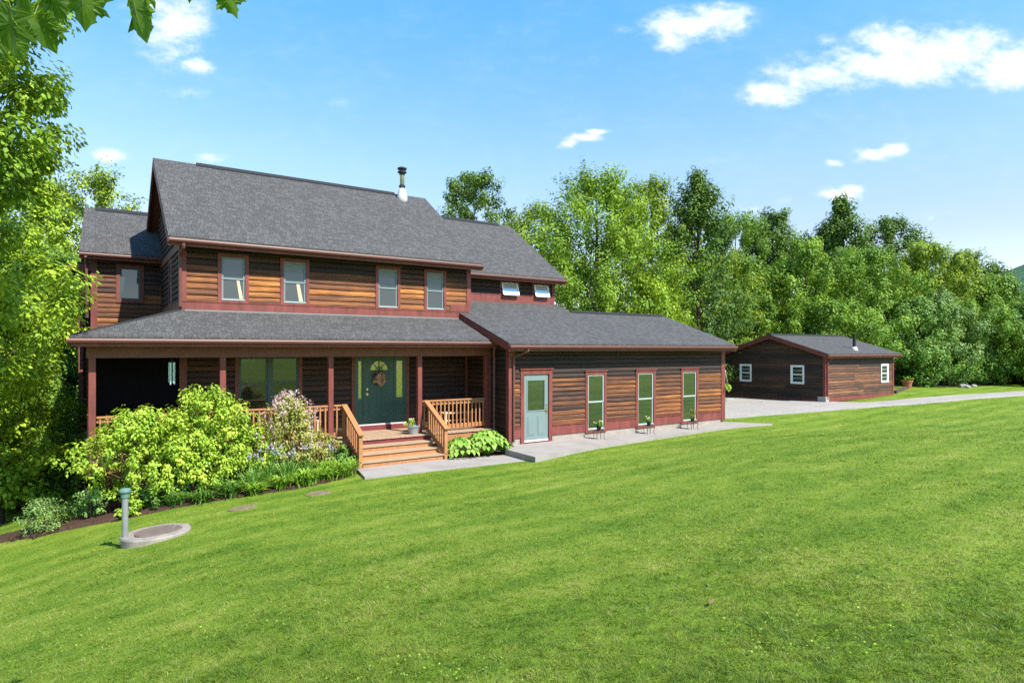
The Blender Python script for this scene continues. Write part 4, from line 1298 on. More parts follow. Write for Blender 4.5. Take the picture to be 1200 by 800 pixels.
def clump_leaves(centers, dirs, la, lb, per, leaf, rng, tonej=.16, up=.5, out=.9):
    """leaves in ellipsoidal sprays: la long radius along dirs, lb across"""
    K = len(centers)
    idx = np.repeat(np.arange(K), per)
    N = len(idx)
    q = rng.normal(0, 1, (N, 3)); q /= np.linalg.norm(q, axis=1)[:, None]
    q *= (rng.random(N) ** 0.32)[:, None]
    d = dirs[idx]
    a, b2 = rot_basis(dirs, rng)
    a = a[idx]; b2 = b2[idx]
    off = d * (q[:, :1] * la[idx, None]) + (a * q[:, 1:2] + b2 * q[:, 2:3]) * lb[idx, None]
    c = centers[idx] + off
    o = off / (np.linalg.norm(off, axis=1)[:, None] + 1e-9)
    n = o * out + np.array([0, 0, up]) + rng.normal(0, .32, (N, 3))
    n /= np.linalg.norm(n, axis=1)[:, None]
    size = leaf * rng.uniform(.65, 1.3, N)
    v = leaf_quads(c, n, size, rng, droop=o * .8 + np.array([0, 0, -.5]))
    ct = rng.normal(0, tonej, K)
    tone = np.clip(.5 + ct[idx] + rng.normal(0, .15, N), 0, 1)
    return v, tone


def crown_clumps(H, R, base, n, rng, shape='round', wob=.25):
    """clump centres through a crown: base..H high, radius R; denser to the outside"""
    t = rng.random(n) ** .92
    if shape == 'round':
        prof = np.sin(np.pi * np.clip(.07 + .90 * t, 0, 1)) ** .62
    elif shape == 'ovate':
        prof = np.clip(1.06 - t ** 1.7, .05, 1) * np.clip(.55 + t * 2.2, 0, 1)
    elif shape == 'cone':
        prof = np.clip(1.02 - t, .05, 1) ** .8 * np.clip(.5 + t * 3, 0, 1)
    elif shape == 'tall':
        prof = np.clip(1.04 - t ** 2.6, .05, 1) * np.clip(.6 + t * 1.2, 0, 1)
    ang = rng.random(n) * 2 * np.pi
    ph = rng.random(6) * 6.28
    lump = 1 + wob * (np.sin(3 * ang + ph[0] + 4 * t) * .5 + np.sin(2 * ang + ph[1] - 7 * t) * .5 + .6 * np.sin(9 * t + ph[2] + ang))
    rad = R * prof * lump * (rng.random(n) ** .40) * 1.02
    z = base + t * (H - base)
    c = np.stack([rad * np.cos(ang), rad * np.sin(ang), z], -1)
    d = np.stack([np.cos(ang) * .8, np.sin(ang) * .8, .15 + .9 * t], -1) + rng.normal(0, .25, (n, 3))
    d /= np.linalg.norm(d, axis=1)[:, None]
    return c, d, t


def limbs(mb, H, base, R, c, rng, rt, nl=12, lean=(0, 0)):
    """tapered trunk with limbs reaching into the crown"""
    k = 7
    pts = []
    for i in range(k + 1):
        s = i / k
        pts.append((lean[0] * s + rng.normal(0, .02 * H * s * .4), lean[1] * s + rng.normal(0, .02 * H * s * .4), -.25 + (H * .88 + .25) * s))
    mb.tube(pts, [rt * (1.25 if i == 0 else 1) * (1 - .86 * i / k) + .012 for i in range(k + 1)], 8)
    sel = rng.choice(len(c), min(nl, len(c)), replace=False)
    for j in sel:
        e = Vector(c[j])
        zs = max(base * .6, e.z - rng.uniform(.25, .5) * H * .5)
        s = min(.95, (zs + .25) / (H * .88 + .25))
        i0 = int(s * k); f_ = s * k - i0
        st_ = Vector(pts[i0]).lerp(Vector(pts[min(k, i0 + 1)]), f_)
        mid = st_.lerp(e, .5) + Vector((rng.normal(0, .1), rng.normal(0, .1), rng.uniform(0, .35)))
        r0 = (rt * (1 - .86 * s)) * .5 + .01
        mb.tube([st_, mid, e], [r0, r0 * .6, .008], 5, cap=False)


def make_tree(x, y, H, R, base, leafmat, label, name='tree', cat='tree', shape='round', n=170, per=85, leaf=.17, la=.85, lb=.55, seed=1, rt=.16, bark='bark', group=None, lean=(0, 0), plume=0, wob=.28, nl=14, tonej=.16, sink=0.0, up=.55, z=None, out=.9):
    rng = np.random.default_rng(seed)
    zg = (gz1(x, y) if z is None else z) - sink
    root = empty(name, (x, y, zg))
    tag(root, label, cat, group)
    c, d, t = crown_clumps(H, R, base, n, rng, shape, wob)
    c[:, 0] += lean[0] * c[:, 2] / H; c[:, 1] += lean[1] * c[:, 2] / H
    LA = la * rng.uniform(.7, 1.25, n); LB = lb * rng.uniform(.7, 1.25, n)
    v, tone = clump_leaves(c, d, LA, LB, per, leaf, rng, tonej, up, out)
    if plume:
        # upright leading shoots that break the outline
        pc = []; pdv = []
        for k in range(plume):
            a = rng.random() * 6.28; rr = R * .62 * math.sqrt(rng.random()); zz = base + (H - base) * (1.0 - .55 * (rr / R) ** 1.3) + rng.uniform(-.1, .5)
            pc.append((rr * math.cos(a), rr * math.sin(a), zz)); pdv.append((.16 * math.cos(a) * rr / R, .16 * math.sin(a) * rr / R, 1))
        pc = np.array(pc); pdv = np.array(pdv); pdv /= np.linalg.norm(pdv, axis=1)[:, None]
        v2, t2 = clump_leaves(pc, pdv, rng.uniform(.6, 1.1, plume), rng.uniform(.11, .2, plume), 46, leaf * .85, rng, tonej * .5, .3)
        v = np.concatenate([v, v2]); tone = np.concatenate([tone, t2])
    np_mesh('crown', v, 4, tone, L[leafmat], root)
    mb = MB(); limbs(mb, H, base, R, c, rng, rt, nl, lean)
    mb.build('trunk', M[bark], root, smooth=True, fixn=False)
    return root


def make_shrub(x, y, H, R, leafmat, label, name='shrub', cat='shrub', n=60, per=60, leaf=.06, la=.28, lb=.2, seed=1, stems=7, base=.25, group=None, wob=.3, shape='round', flowers=None, tonej=.16, Ry=None, up=.55, z=None, stemmat='twig', leanv=(0, 0), shoots=0):
    rng = np.random.default_rng(seed)
    zg = gz1(x, y) if z is None else z
    root = empty(name, (x, y, zg)); tag(root, label, cat, group)
    c, d, t = crown_clumps(H, R, base * H, n, rng, shape, wob)
    if Ry: c[:, 1] *= Ry / R
    c[:, 0] += leanv[0] * c[:, 2] / H; c[:, 1] += leanv[1] * c[:, 2] / H
    v, tone = clump_leaves(c, d, la * rng.uniform(.7, 1.3, n), lb * rng.uniform(.7, 1.3, n), per, leaf, rng, tonej, up)
    if shoots:
        a = rng.random(shoots) * 6.28; rr = R * .85 * np.sqrt(rng.random(shoots))
        pc = np.stack([rr * np.cos(a), rr * np.sin(a) * ((Ry or R) / R), H * (.98 - .45 * (rr / R) ** 2) + rng.uniform(-.05, .12, shoots)], -1)
        pdv = np.stack([.5 * np.cos(a) * rr / R, .5 * np.sin(a) * rr / R, np.ones(shoots)], -1); pdv /= np.linalg.norm(pdv, axis=1)[:, None]
        v2, t2 = clump_leaves(pc, pdv, rng.uniform(.7, 1.5, shoots) * la, np.full(shoots, lb * .45), 34, leaf, rng, tonej, up)
        v = np.concatenate([v, v2]); tone = np.concatenate([tone, t2])
    mb = MB()
    for j in rng.choice(n, min(stems, n), replace=False):
        e = Vector(c[j]); s0 = Vector((rng.normal(0, .10), rng.normal(0, .08), -.05))
        m_ = s0.lerp(e, .5) + Vector((0, 0, .12 * H))
        mb.tube([s0, m_, e], [.020, .014, .005], 5, cap=False)
    np_mesh('foliage', v, 4, tone, L[leafmat], root)
    mb.build('stems', M[stemmat], root, smooth=True, fixn=False)
    if flowers:
        fm, nf, fs, zlo = flowers
        ok = np.where(c[:, 2] > zlo * H)[0]
        sel = rng.choice(ok, min(nf, len(ok)), replace=False)
        fc = c[sel] + d[sel] * (la * .8) + rng.normal(0, .03, (len(sel), 3))
        v, tone = clump_leaves(fc, d[sel], np.full(len(sel), fs), np.full(len(sel), fs * .65), 20, .044, rng, .1, .3)
        np_mesh('blossom', v, 4, tone, M[fm], root)
    return root


def blades(n, H, R, rng, wid, arch=.55, seg=4):
    """arching strap leaves from a crown; returns quads"""
    V = []; T_ = []
    for k in range(n):
        a = rng.random() * 6.28; h = H * rng.uniform(.65, 1.12); reach = R * rng.uniform(.35, 1.1)
        b0 = np.array([rng.normal(0, R * .16), rng.normal(0, R * .16), -.03])
        dr = np.array([math.cos(a), math.sin(a), 0]); sd = np.array([-math.sin(a), math.cos(a), 0])
        pts = []
        for i in range(seg + 1):
            s = i / seg
            pts.append(b0 + dr * reach * s ** 1.5 + np.array([0, 0, h * (s - arch * s ** 2.6)]))
        w_ = [wid * (.8 + .5 * math.sin(math.pi * min(1, i / seg * .9 + .1))) * (1 - (i / seg) ** 3) for i in range(seg + 1)]
        tn = np.clip(.5 + rng.normal(0, .2), 0, 1)
        for i in range(seg):
            V += [pts[i] - sd * w_[i], pts[i] + sd * w_[i], pts[i + 1] + sd * w_[i + 1], pts[i + 1] - sd * w_[i + 1]]
            T_.append(tn)
    return np.array(V), np.array(T_)


def strap_plant(x, y, H, R, leafmat, label, name, cat, n=70, wid=.011, seed=1, flowers=None, group=None, arch=.55):
    rng = np.random.default_rng(seed)
    root = empty(name, (x, y, gz1(x, y) + .03)); tag(root, label, cat, group)
    v, t = blades(n, H, R, rng, wid, arch)
    np_mesh('foliage', v, 4, t, L[leafmat], root)
    if flowers:
        fm, nf, hh = flowers
        mb = MB(); fc = []
        for k in range(nf):
            a = rng.random() * 6.28; rr = R * .6 * math.sqrt(rng.random()); h = hh * rng.uniform(.8, 1.1)
            e = Vector((rr * math.cos(a), rr * math.sin(a), h))
            mb.tube([(rr * .3 * math.cos(a), rr * .3 * math.sin(a), 0), tuple(e)], [.006, .004], 4, cap=False); fc.append(tuple(e))
        fc = np.array(fc); dd = np.tile(np.array([[0, 0, 1.0]]), (nf, 1))
        v, t = clump_leaves(fc, dd, np.full(nf, .075), np.full(nf, .045), 16, .05, rng, .15, .3)
        np_mesh('blossom', v, 4, t, M[fm], root)
        mb.build('flower_stalk', M['twig'] if False else L[leafmat], root, fixn=False)
    return root


def hosta(x, y, R, H, label, seed, n=85, leaf=.20, mat='hosta', group=None, z=None):
    rng = np.random.default_rng(seed)
    root = empty('hosta', (x, y, (gz1(x, y) if z is None else z) + .02)); tag(root, label, 'hosta', group)
    V = []; T_ = []
    mb = MB()
    for k in range(n):
        s = (k + .5) / n
        a = k * 2.39996 + rng.normal(0, .2)
        rr = R * (s ** .6) * rng.uniform(.85, 1.08)
        z_ = H * math.sqrt(max(0.03, 1 - (rr / (R * 1.08)) ** 2)) * rng.uniform(.88, 1.08)
        c = np.array([rr * math.cos(a), rr * math.sin(a), z_])
        o = np.array([math.cos(a), math.sin(a), 0])
        ax = o * (.75) + np.array([0, 0, -.25 - .5 * rr / R]); ax /= np.linalg.norm(ax)
        sd = np.array([-math.sin(a), math.cos(a), 0]) + rng.normal(0, .15, 3); sd -= ax * sd.dot(ax); sd /= np.linalg.norm(sd)
        nn = np.cross(sd, ax); nn *= np.sign(nn[2] + 1e-6)
        l_ = leaf * rng.uniform(.75, 1.2); w_ = l_ * .40
        def P(u_, v_): return c + ax * l_ * (u_ - .4) + sd * w_ * v_ + nn * (abs(v_) ** 1.5 * l_ * .12 - (u_ - .3) ** 2 * l_ * .35)
        prof = [(0, .12), (.18, .85), (.45, 1.0), (.75, .62), (1.0, .03)]
        tn = np.clip(.5 + rng.normal(0, .17), 0, 1)
        for (u0, w0), (u1, w1) in zip(prof, prof[1:]):
            for sg in (-1, 1):
                V += [P(u0, 0), P(u0, sg * w0), P(u1, sg * w1), P(u1, 0)]; T_.append(np.clip(tn + .06 * sg, 0, 1))
        if k % 3 == 0: mb.tube([(0, 0, 0), tuple(c * .6 + np.array([0, 0, .05])), tuple(P(0, 0))], .006, 4, cap=False)
    np_mesh('foliage', np.array(V), 4, np.array(T_), L[mat], root, smooth=False)
    mb.build('leaf_stalk', L[mat], root, fixn=False)
    return root
# ------------------------------------------------------------------ outbuilding
OO = (36.5, 21.7, 0.15)
shed = empty('outbuilding', OO)
tag(shed, 'low weathered brown outbuilding with white windows and shallow grey roof across the gravel', 'outbuilding')
OX0, OX1, OY0, OY1 = 32.84, 40.25, 18.55, 25.7
WL = [(19.72, 20.52, 1.02, 2.06), (23.04, 23.84, 1.02, 2.06)]
WF = [(38.75, 39.62, .98, 2.07)]
def tone_s(z, s, r): return min(1, max(0, .33 + r.uniform(-.16, .2)))
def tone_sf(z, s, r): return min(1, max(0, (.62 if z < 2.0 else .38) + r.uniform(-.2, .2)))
siding(leftw(OX0), OY0, OY1, .1, 2.42, WL, tonef=tone_s, seed=61, org=OO, parent=shed, mat='siding_dark', e=.15, depth=.5)
_os = lambda z: (max(OY0, 21.72 - (3.60 - z) / .335), min(OY1, 21.72 + (3.60 - z) / .335))
siding(leftw(OX0), OY0, OY1, 2.42, 3.58, [], tonef=tone_s, seed=62, org=OO, parent=shed, mat='siding_dark', e=.15, depth=.5, srange=_os)
siding(front(OY0), OX0, OX1, .2, 2.68, WF, tonef=tone_sf, seed=63, org=OO, parent=shed, mat='siding_dark', e=.15, depth=.5)
siding(rightw(OX1), OY0, OY1, .2, 2.42, [], tonef=tone_s, seed=64, org=OO, parent=shed, mat='siding_dark', e=.3, depth=.5)
siding(rightw(OX1), OY0, OY1, 2.42, 3.58, [], tonef=tone_s, seed=65, org=OO, parent=shed, mat='siding_dark', e=.3, depth=.5, srange=_os)
siding(backw(OY1), OX0, OX1, .2, 2.42, [], tonef=tone_s, seed=66, org=OO, parent=shed, mat='siding_dark', e=.3, depth=.5)
for T, ws in ((leftw(OX0), WL), (front(OY0), WF)):
    for (a, b_, c_, d) in ws:
        w_ = window(shed, T, a, b_, c_, d, .065, 'white', 'glass', screen=False, trim_mat='white', org=OO)
        mb = MB(OO, T); k = (d - c_ - .17) / 4
        for i in (1, 3): mb.box(a + .13, b_ - .13, .014, .020, c_ + .085 + k * i - .007, c_ + .085 + k * i + .007)
        mb.build('muntin', M['white'], w_)
mb = MB(OO); mb.box(OX0 - .05, OX0 + .12, OY0 - .045, OY0 + .10, .12, 2.55); mb.build('corner_board', M['trim'], shed)
mb = MB(OO); mb.box(OX1 - .10, OX1 + .05, OY0 - .045, OY0 + .10, .12, 2.55); mb.build('corner_board', M['trim'], shed)
mb = MB(OO); mb.box(OX0 + .12, OX1 - .10, OY0 - .045, OY0 + .02, .10, .34); mb.box(OX0 - .045, OX0 + .02, OY0 + .10, OY1, .02, .24); mb.build('trim_band', M['trim'], shed)
mb = MB(OO); mb.box(OX0 - .12, OX0 + .2, OY0 - .10, OY0 + .0 - .047, -.1, .40); mb.box(OX0 - .12, OX0 - .047, OY0 - .046, OY0 + .35, -.1, .40); mb.build('foundation', M['concrete'], shed)
ro = gable_roof('roof', OX0 - .30, 40.55, 18.22, 2.70, 21.72, 3.80, 26.1, 2.42, parent=shed, org=OO, gmat='trim_dark', capr=(.0, 0.99), th=.05)
mb = MB(OO); px, py = 36.6, 18.95; zr = 2.70 + (py - 18.22) * .314
mb.lathe((px, py, 0), [(.085, zr - .1), (.085, zr + .78), (.11, zr + .79), (.11, zr + .84)], 12); fl = mb.build('chimney', M['black'], ro)
mb = MB(OO); mb.lathe((px, py, 0), [(.20, zr - .06), (.17, zr + .06), (.10, zr + .16)], 12); mb.build('flashing', M['flash'], fl)
mb = MB(OO); pts = [(33.0, 18.20, 2.55), (33.0, 18.28, 2.44), (32.92, 18.45, 2.25), (32.92, 18.46, .25)]
for p_, q_ in zip(pts, pts[1:]): mb.tube([p_, q_], .04, 8)
mb.build('downspout', M['trim'], shed)

# ------------------------------------------------------------------ yard objects
def flower_pot(x, y, z, r_, h, matname, plantmat, label, cat='flower pot', blossom=None, seed=1, rim=True, ph=.18, group=None, leaf=.05):
    e = empty('flower_pot', (x, y, z)); tag(e, label, cat, group)
    mb = MB(); mb.lathe((0, 0, 0), [(r_ * .66, 0), (r_ * .95, h * .84), (r_ * 1.04, h * .845), (r_ * 1.06, h), (r_ * .92, h), (r_ * .88, h * .88)], 18); mb.build('pot', M[matname], e, smooth=False)
    rng = np.random.default_rng(seed)
    n = 16
    c = np.stack([rng.normal(0, r_ * .55, n), rng.normal(0, r_ * .55, n), h + ph * rng.random(n)], -1)
    d = np.stack([c[:, 0], c[:, 1], np.full(n, r_)], -1); d /= np.linalg.norm(d, axis=1)[:, None]
    v, t = clump_leaves(c, d, np.full(n, ph * .5), np.full(n, ph * .35), 22, leaf, rng)
    np_mesh('foliage', v, 4, t, L[plantmat], e)
    if blossom:
        k = 9
        cc = c[:k] + d[:k] * ph * .45
        v, t = clump_leaves(cc, d[:k], np.full(k, .03), np.full(k, .03), 12, .04, rng); np_mesh('blossom', v, 4, t, M[blossom], e)
    return e


flower_pot(7.93, 16.86, PF, .19, .25, 'zinc', 'lime', 'grey zinc pot of pale cream flowers at the top of the porch steps', blossom='petal_white', seed=3, ph=.16)

# wire plant stands along the garage wall
def stand(x, y, label):
    e = empty('plant_stand', (x, y, 0.0)); tag(e, label, 'plant stand', 'wire plant stands along the concrete path')
    mb = MB()
    ring = [(.13 * math.cos(2 * math.pi * k / 16), .13 * math.sin(2 * math.pi * k / 16), .30) for k in range(17)]
    mb.tube(ring, .009, 5); mb.lathe((0, 0, 0), [(.12, .288), (.12, .296)], 14); mb.build('top_ring', M['black'], e)
    for k in range(4):
        a = k * math.pi / 2 + .5
        mb = MB(); mb.tube([(.12 * math.cos(a), .12 * math.sin(a), .30), (.20 * math.cos(a), .20 * math.sin(a), .23), (.17 * math.cos(a), .17 * math.sin(a), .10), (.19 * math.cos(a), .19 * math.sin(a), .012), (.23 * math.cos(a), .23 * math.sin(a), .02)], .010, 5)
        mb.build('leg', M['black'], e)
    return e


for i, (x, lab, plab, fl_) in enumerate(((13.80, 'black wire plant stand by the tall window nearest the sage side door', 'small dark pot on the wire stand nearest the sage side door', 'petal_white'),
                                          (16.10, 'black wire plant stand by the middle of the three tall windows', 'small dark pot on the wire stand by the middle tall window', 'petal_white'),
                                          (18.35, 'black wire plant stand by the tall window farthest from the side door', 'small dark pot with pink flowers on the wire stand farthest from the side door', 'petal_red'))):
    stand(x, 15.35, lab)
    flower_pot(x, 15.35, .31, .085, .11, 'black', 'mid', plab, blossom=fl_, seed=20 + i, ph=.16 if i < 2 else .26, group='potted plants on the wire stands', leaf=.045)

# hanging basket on the far garage corner
hb = empty('hanging_basket', (21.08, 15.98, 1.30)); tag(hb, 'hanging basket of pale yellow-green plants on the far corner of the garage wing', 'hanging basket')
mb = MB(); mb.lathe((0, 0, 0), [(.03, -.02), (.11, .02), (.16, .10), (.17, .15), (.15, .15)], 14); mb.build('basket', M['fiber'], hb)
mb = MB()
for k in range(3):
    a = k * 2.094 + .4; mb.tube([(.16 * math.cos(a), .16 * math.sin(a), .15), (0, 0, .70)], .006, 4)
mb.build('hanger', M['flash'], hb)
mb = MB(); mb.tube([(0, 0, .70), (0, 0, .76), (-.10, 0, .80), (-.22, 0, .78)], .014, 6); mb.tube([(-.22, 0, .55), (-.22, 0, .85)], .012, 6); mb.build('bracket', M['white'], hb)
rng = np.random.default_rng(9); n = 22
c = np.stack([rng.normal(0, .12, n), rng.normal(0, .12, n), .14 + .16 * rng.random(n) - .0], -1); c[:, 2] -= np.hypot(c[:, 0], c[:, 1]) * .5
d = np.stack([c[:, 0] * 4, c[:, 1] * 4, np.full(n, .4)], -1); d /= np.linalg.norm(d, axis=1)[:, None]
v, t = clump_leaves(c, d, np.full(n, .10), np.full(n, .08), 26, .06, rng); np_mesh('foliage', v, 4, t, L['lime'], hb)

# septic riser, lid, vent pipe
def slope_at(x, y, e=.4):
    return (gz1(x + e, y) - gz1(x - e, y)) / (2 * e), (gz1(x, y + e) - gz1(x, y - e)) / (2 * e)


sx0, sy0 = 1.02, 12.45
z0 = gz1(sx0, sy0)
a_, b_s = slope_at(sx0, sy0)
sr = empty('septic_riser', (sx0, sy0, z0)); tag(sr, 'round concrete septic riser with brown lid, set in the sloping lawn', 'septic riser')
sr.rotation_euler = (math.atan(b_s) * .35, -math.atan(a_) * .35, 0)
mb = MB(); mb.lathe((0, 0, 0), [(.53, -.3), (.535, .085), (.52, .11), (.38, .117), (.38, .10)], 48); mb.build('collar', M['concrete_old'], sr, smooth=False)
mb = MB(); mb.lathe((.03, -.02, 0), [(.365, .09), (.365, .118), (.35, .13), (.31, .132), (.30, .127), (.05, .127)], 40); ld = mb.build('lid', M['rubber'], sr)
mb = MB(); mb.tube([(.25, -.10, .125), (.25, -.10, .138), (.30, .05, .138), (.30, .05, .125)], .012, 6); mb.build('handle', M['pipe_grey'], ld)
vx, vy = 0.55, 12.43
vz = z0 + .02
vp = empty('vent_pipe', (vx, vy, vz)); tag(vp, 'upright grey vent pipe with a green mushroom cap beside the round septic lid', 'vent pipe')
mb = MB(); mb.lathe((0, 0, 0), [(.049, -.2), (.048, .80)], 18); mb.lathe((0, 0, 0), [(.085, .03), (.085, .075), (.057, .08)], 18); mb.build('pipe', M['pipe_grey'], vp)
mb = MB(); mb.lathe((0, 0, 0), [(.062, .74), (.068, .82), (.085, .825), (.092, .845), (.085, .87), (.055, .892), (.02, .898)], 20); mb.build('cap', M['pipe_cap'], vp)
for (x, y, lab) in ((2.62, 13.55, 'flat round brown lid in the grass closer to the vent pipe'), (4.22, 13.78, 'flat round brown lid in the grass closer to the porch steps')):
    z = gz1(x, y); sa, sb = slope_at(x, y)
    e = MB((x, y, z)); e.lathe((x, y, z), [(.28, -.1), (.28, .012), (.26, .020), (.20, .024), (.19, .020), (.03, .021)], 32)
    o = e.build('ground_lid', M['dirt_lid']); o.location = (x, y, z); o.rotation_euler = (math.atan(sb), -math.atan(sa), 0); tag(o, lab, 'lid')


def rock(x, y, r_, label, seed, flat=.6):
    import bmesh
    rr = random.Random(seed)
    bm = bmesh.new(); bmesh.ops.create_icosphere(bm, subdivisions=3, radius=1)
    for v in bm.verts:
        k = 1 + .16 * math.sin(3.1 * v.co.x + seed) + .13 * math.sin(4.3 * v.co.y + 2 * seed) + rr.uniform(-.04, .04)
        v.co = Vector((v.co.x * r_ * k * 1.25, v.co.y * r_ * k, v.co.z * r_ * flat * k))
    me = bpy.data.meshes.new('rock'); bm.to_mesh(me); bm.free(); me.materials.append(M['rock'])
    o = bpy.data.objects.new('rock', me); COL.objects.link(o); o.location = (x, y, gz1(x, y) + r_ * .15); tag(o, label, 'rock'); return o


rock(*at(1131, 45.5), .34, 'larger pale rock on the far side of the gravel driveway', 3)
rock(*at(1141.5, 46.5), .24, 'smaller pale rock right of the larger one beyond the driveway', 4)
rock(*at(853, 35.5), .26, 'grey-white rock by the outbuilding wall behind the garage corner', 5)
rock(*at(893, 34.0), .14, 'small pale stone on the gravel below the outbuilding windows', 6, .5)
rock(*at(1170, 49), .22, 'small pale stone at the far edge of the driveway, rightmost', 7, .5)
x, y = at(1063, 43.2)
flower_pot(x, y, gz1(x, y), .34, .55, 'terracotta', 'mid', 'terracotta tub with a small plant at the far corner of the outbuilding', seed=31, ph=.25, leaf=.08)
mb = MB((0, 0, 0)); xa, ya = at(1000, 36.6); xb, yb_ = at(1058, 42.6)
mb.beam((xa + 4.2, ya - .35, gz1(xa + 4.2, ya - .35) + .08), (xb, yb_ - .2, gz1(xb, yb_) + .08), .18, .2); o = mb.build('landscape_timber', M['bark']); tag(o, 'dark timber edging along the grass in front of the outbuilding', 'timber')

# ------------------------------------------------------------------ planting by the porch
make_shrub(.95, 16.0, 2.12, 1.08, 'lime', 'wide yellow-green shrub on thin stems at the left porch corner, left of the tallest one', n=190, per=58, leaf=.075, la=.27, lb=.13, seed=2, stems=20, base=.16, Ry=.75, wob=.45, shoots=34, name='shrub', up=.7)
make_shrub(2.3, 16.0, 2.38, .86, 'lime', 'tallest yellow-green shrub in front of the porch, in front of the second post', n=165, per=58, leaf=.075, la=.27, lb=.13, seed=3, stems=18, base=.12, Ry=.65, up=.7, wob=.45, shoots=28)
make_shrub(2.0, 15.70, 1.4, .85, 'lime', 'low yellow-green shrub spreading at the foot of the tallest porch shrub', n=105, per=60, leaf=.07, la=.24, lb=.14, seed=4, stems=12, base=.12, Ry=.5, wob=.4, shoots=16, up=.7)
make_shrub(3.20, 15.9, 1.4, .62, 'lime', 'golden rounded shrub between the tallest green shrub and the pink-flowered one', n=75, per=60, leaf=.065, la=.24, lb=.13, seed=5, stems=9, base=.12, Ry=.5, wob=.4, shoots=18, up=.7)
make_shrub(4.15, 16.0, 2.0, .85, 'pinkleaf', 'shrub with upright shoots and pale pink flowers under the porch rail', n=190, per=55, leaf=.055, la=.26, lb=.11, seed=6, stems=14, base=.15, Ry=.55, shoots=22, flowers=('petal_pink', 95, .13, .35), shape='tall')
make_shrub(5.0, 16.2, 1.05, .5, 'pinkleaf', 'small yellowish shrub against the porch rail left of the steps', n=70, per=50, leaf=.05, la=.18, lb=.11, seed=7, stems=7, base=.15)
make_shrub(5.55, 15.98, .62, .38, 'deep', 'rounded deep green perennial next to the lower left stair rail', name='perennial', cat='plant', n=40, per=46, leaf=.075, la=.15, lb=.10, seed=8, stems=8, base=.15)
strap_plant(5.18, 15.85, .62, .32, 'iris', 'blue-green iris with pale blue flowers behind the daylilies near the steps', 'iris', 'iris', n=46, wid=.014, seed=3, flowers=('petal_blue', 7, .72), arch=.3)
for i, (x, y, h, lab) in enumerate(((3.15, 15.22, .62, 'iris clump with faded blue flowers, leftmost of the iris row'), (3.55, 15.42, .68, 'iris clump with many blue-violet flowers, second from the left in the row'),
                                    (3.95, 15.38, .66, 'iris clump with blue flowers, third from the left in the row'), (4.45, 15.62, .64, 'iris clump with few blue flowers, rightmost of the iris row'))):
    strap_plant(x, y, h * 1.2, .42, 'iris', lab, 'iris', 'iris', n=110, wid=.015, seed=40 + i, flowers=('petal_blue', (5, 8, 6, 4)[i], h * 1.25), group='irises in the porch bed', arch=.28)
for i, (x, y, h, R_, mt, lab) in enumerate(((5.28, 15.28, .48, .46, 'blade', 'bright daylily clump closest to the foot of the steps'), (4.78, 15.12, .50, .46, 'blade', 'daylily clump second from the steps at the bed edge'),
                                            (4.28, 14.95, .48, .44, 'blade', 'daylily clump third from the steps at the bed edge'), (3.72, 14.98, .46, .42, 'blade', 'daylily clump in front of the blue-violet irises'),
                                            (3.15, 14.98, .44, .40, 'blade', 'daylily clump in front of the leftmost iris'), (2.66, 15.12, .46, .40, 'deep', 'dark green strap-leaved clump under the golden rounded shrub'),
                                            (2.15, 15.25, .44, .40, 'deep', 'dark green strap-leaved clump under the tallest shrub'), (1.65, 15.42, .42, .38, 'deep', 'dark green strap-leaved clump closest to the vent pipe'), (4.95, 15.55, .50, .42, 'blade', 'daylily clump behind the ones at the bed edge'))):
    strap_plant(x, y, h * (1.55, 1.2, 1.5, 1.3, 1.15, 1.5, 1.1, 1.35, 1.5)[i], R_ * (1.3, 1.1, 1.25, 1.0, 1.2, 1.05, 1.25, 1.1, 1.2)[i], mt, lab, 'daylily', 'daylily', n=190, wid=.012, seed=60 + i, group='daylily clumps along the bed edge')
make_shrub(-.72, 16.35, .62, .50, 'blue', 'small fine-leaved blue-green shrub at the left end of the mulch bed', n=50, per=50, leaf=.045, la=.17, lb=.12, seed=9, stems=8, base=.12)
make_shrub(.10, 16.35, .62, .42, 'iris', 'greyish low plant between the mulch and the left porch pier', name='perennial', cat='plant', n=34, per=40, leaf=.05, la=.16, lb=.1, seed=10, stems=6, base=.12)
make_shrub(.72, 15.52, .34, .26, 'lime', 'tiny yellow-green plant at the mulch edge behind the vent pipe', name='perennial', cat='plant', n=16, per=34, leaf=.07, la=.10, lb=.08, seed=12, stems=4, base=.15)
make_shrub(1.25, 15.75, .45, .42, 'deep', 'low dark green groundcover plant under the wide left shrub', name='perennial', cat='plant', n=34, per=40, leaf=.07, la=.13, lb=.1, seed=13, stems=5, base=.12)
make_shrub(1.75, 15.95, .55, .42, 'deep', 'low dark green plant in the shade between the two big shrubs', name='perennial', cat='plant', n=34, per=40, leaf=.07, la=.13, lb=.1, seed=14, stems=5, base=.12)
hosta(8.90, 15.72, .52, .56, 'hosta with large yellow-green leaves right beside the right newel of the steps', 5, n=190, leaf=.15)
hosta(9.75, 15.72, .66, .68, 'largest hosta with yellow-green leaves, middle of the bed beside the walk', 6, n=260, leaf=.16)
hosta(10.28, 15.62, .28, .36, 'small darker hosta next to the corner of the garage wing', 7, n=80, leaf=.12, mat='deep')

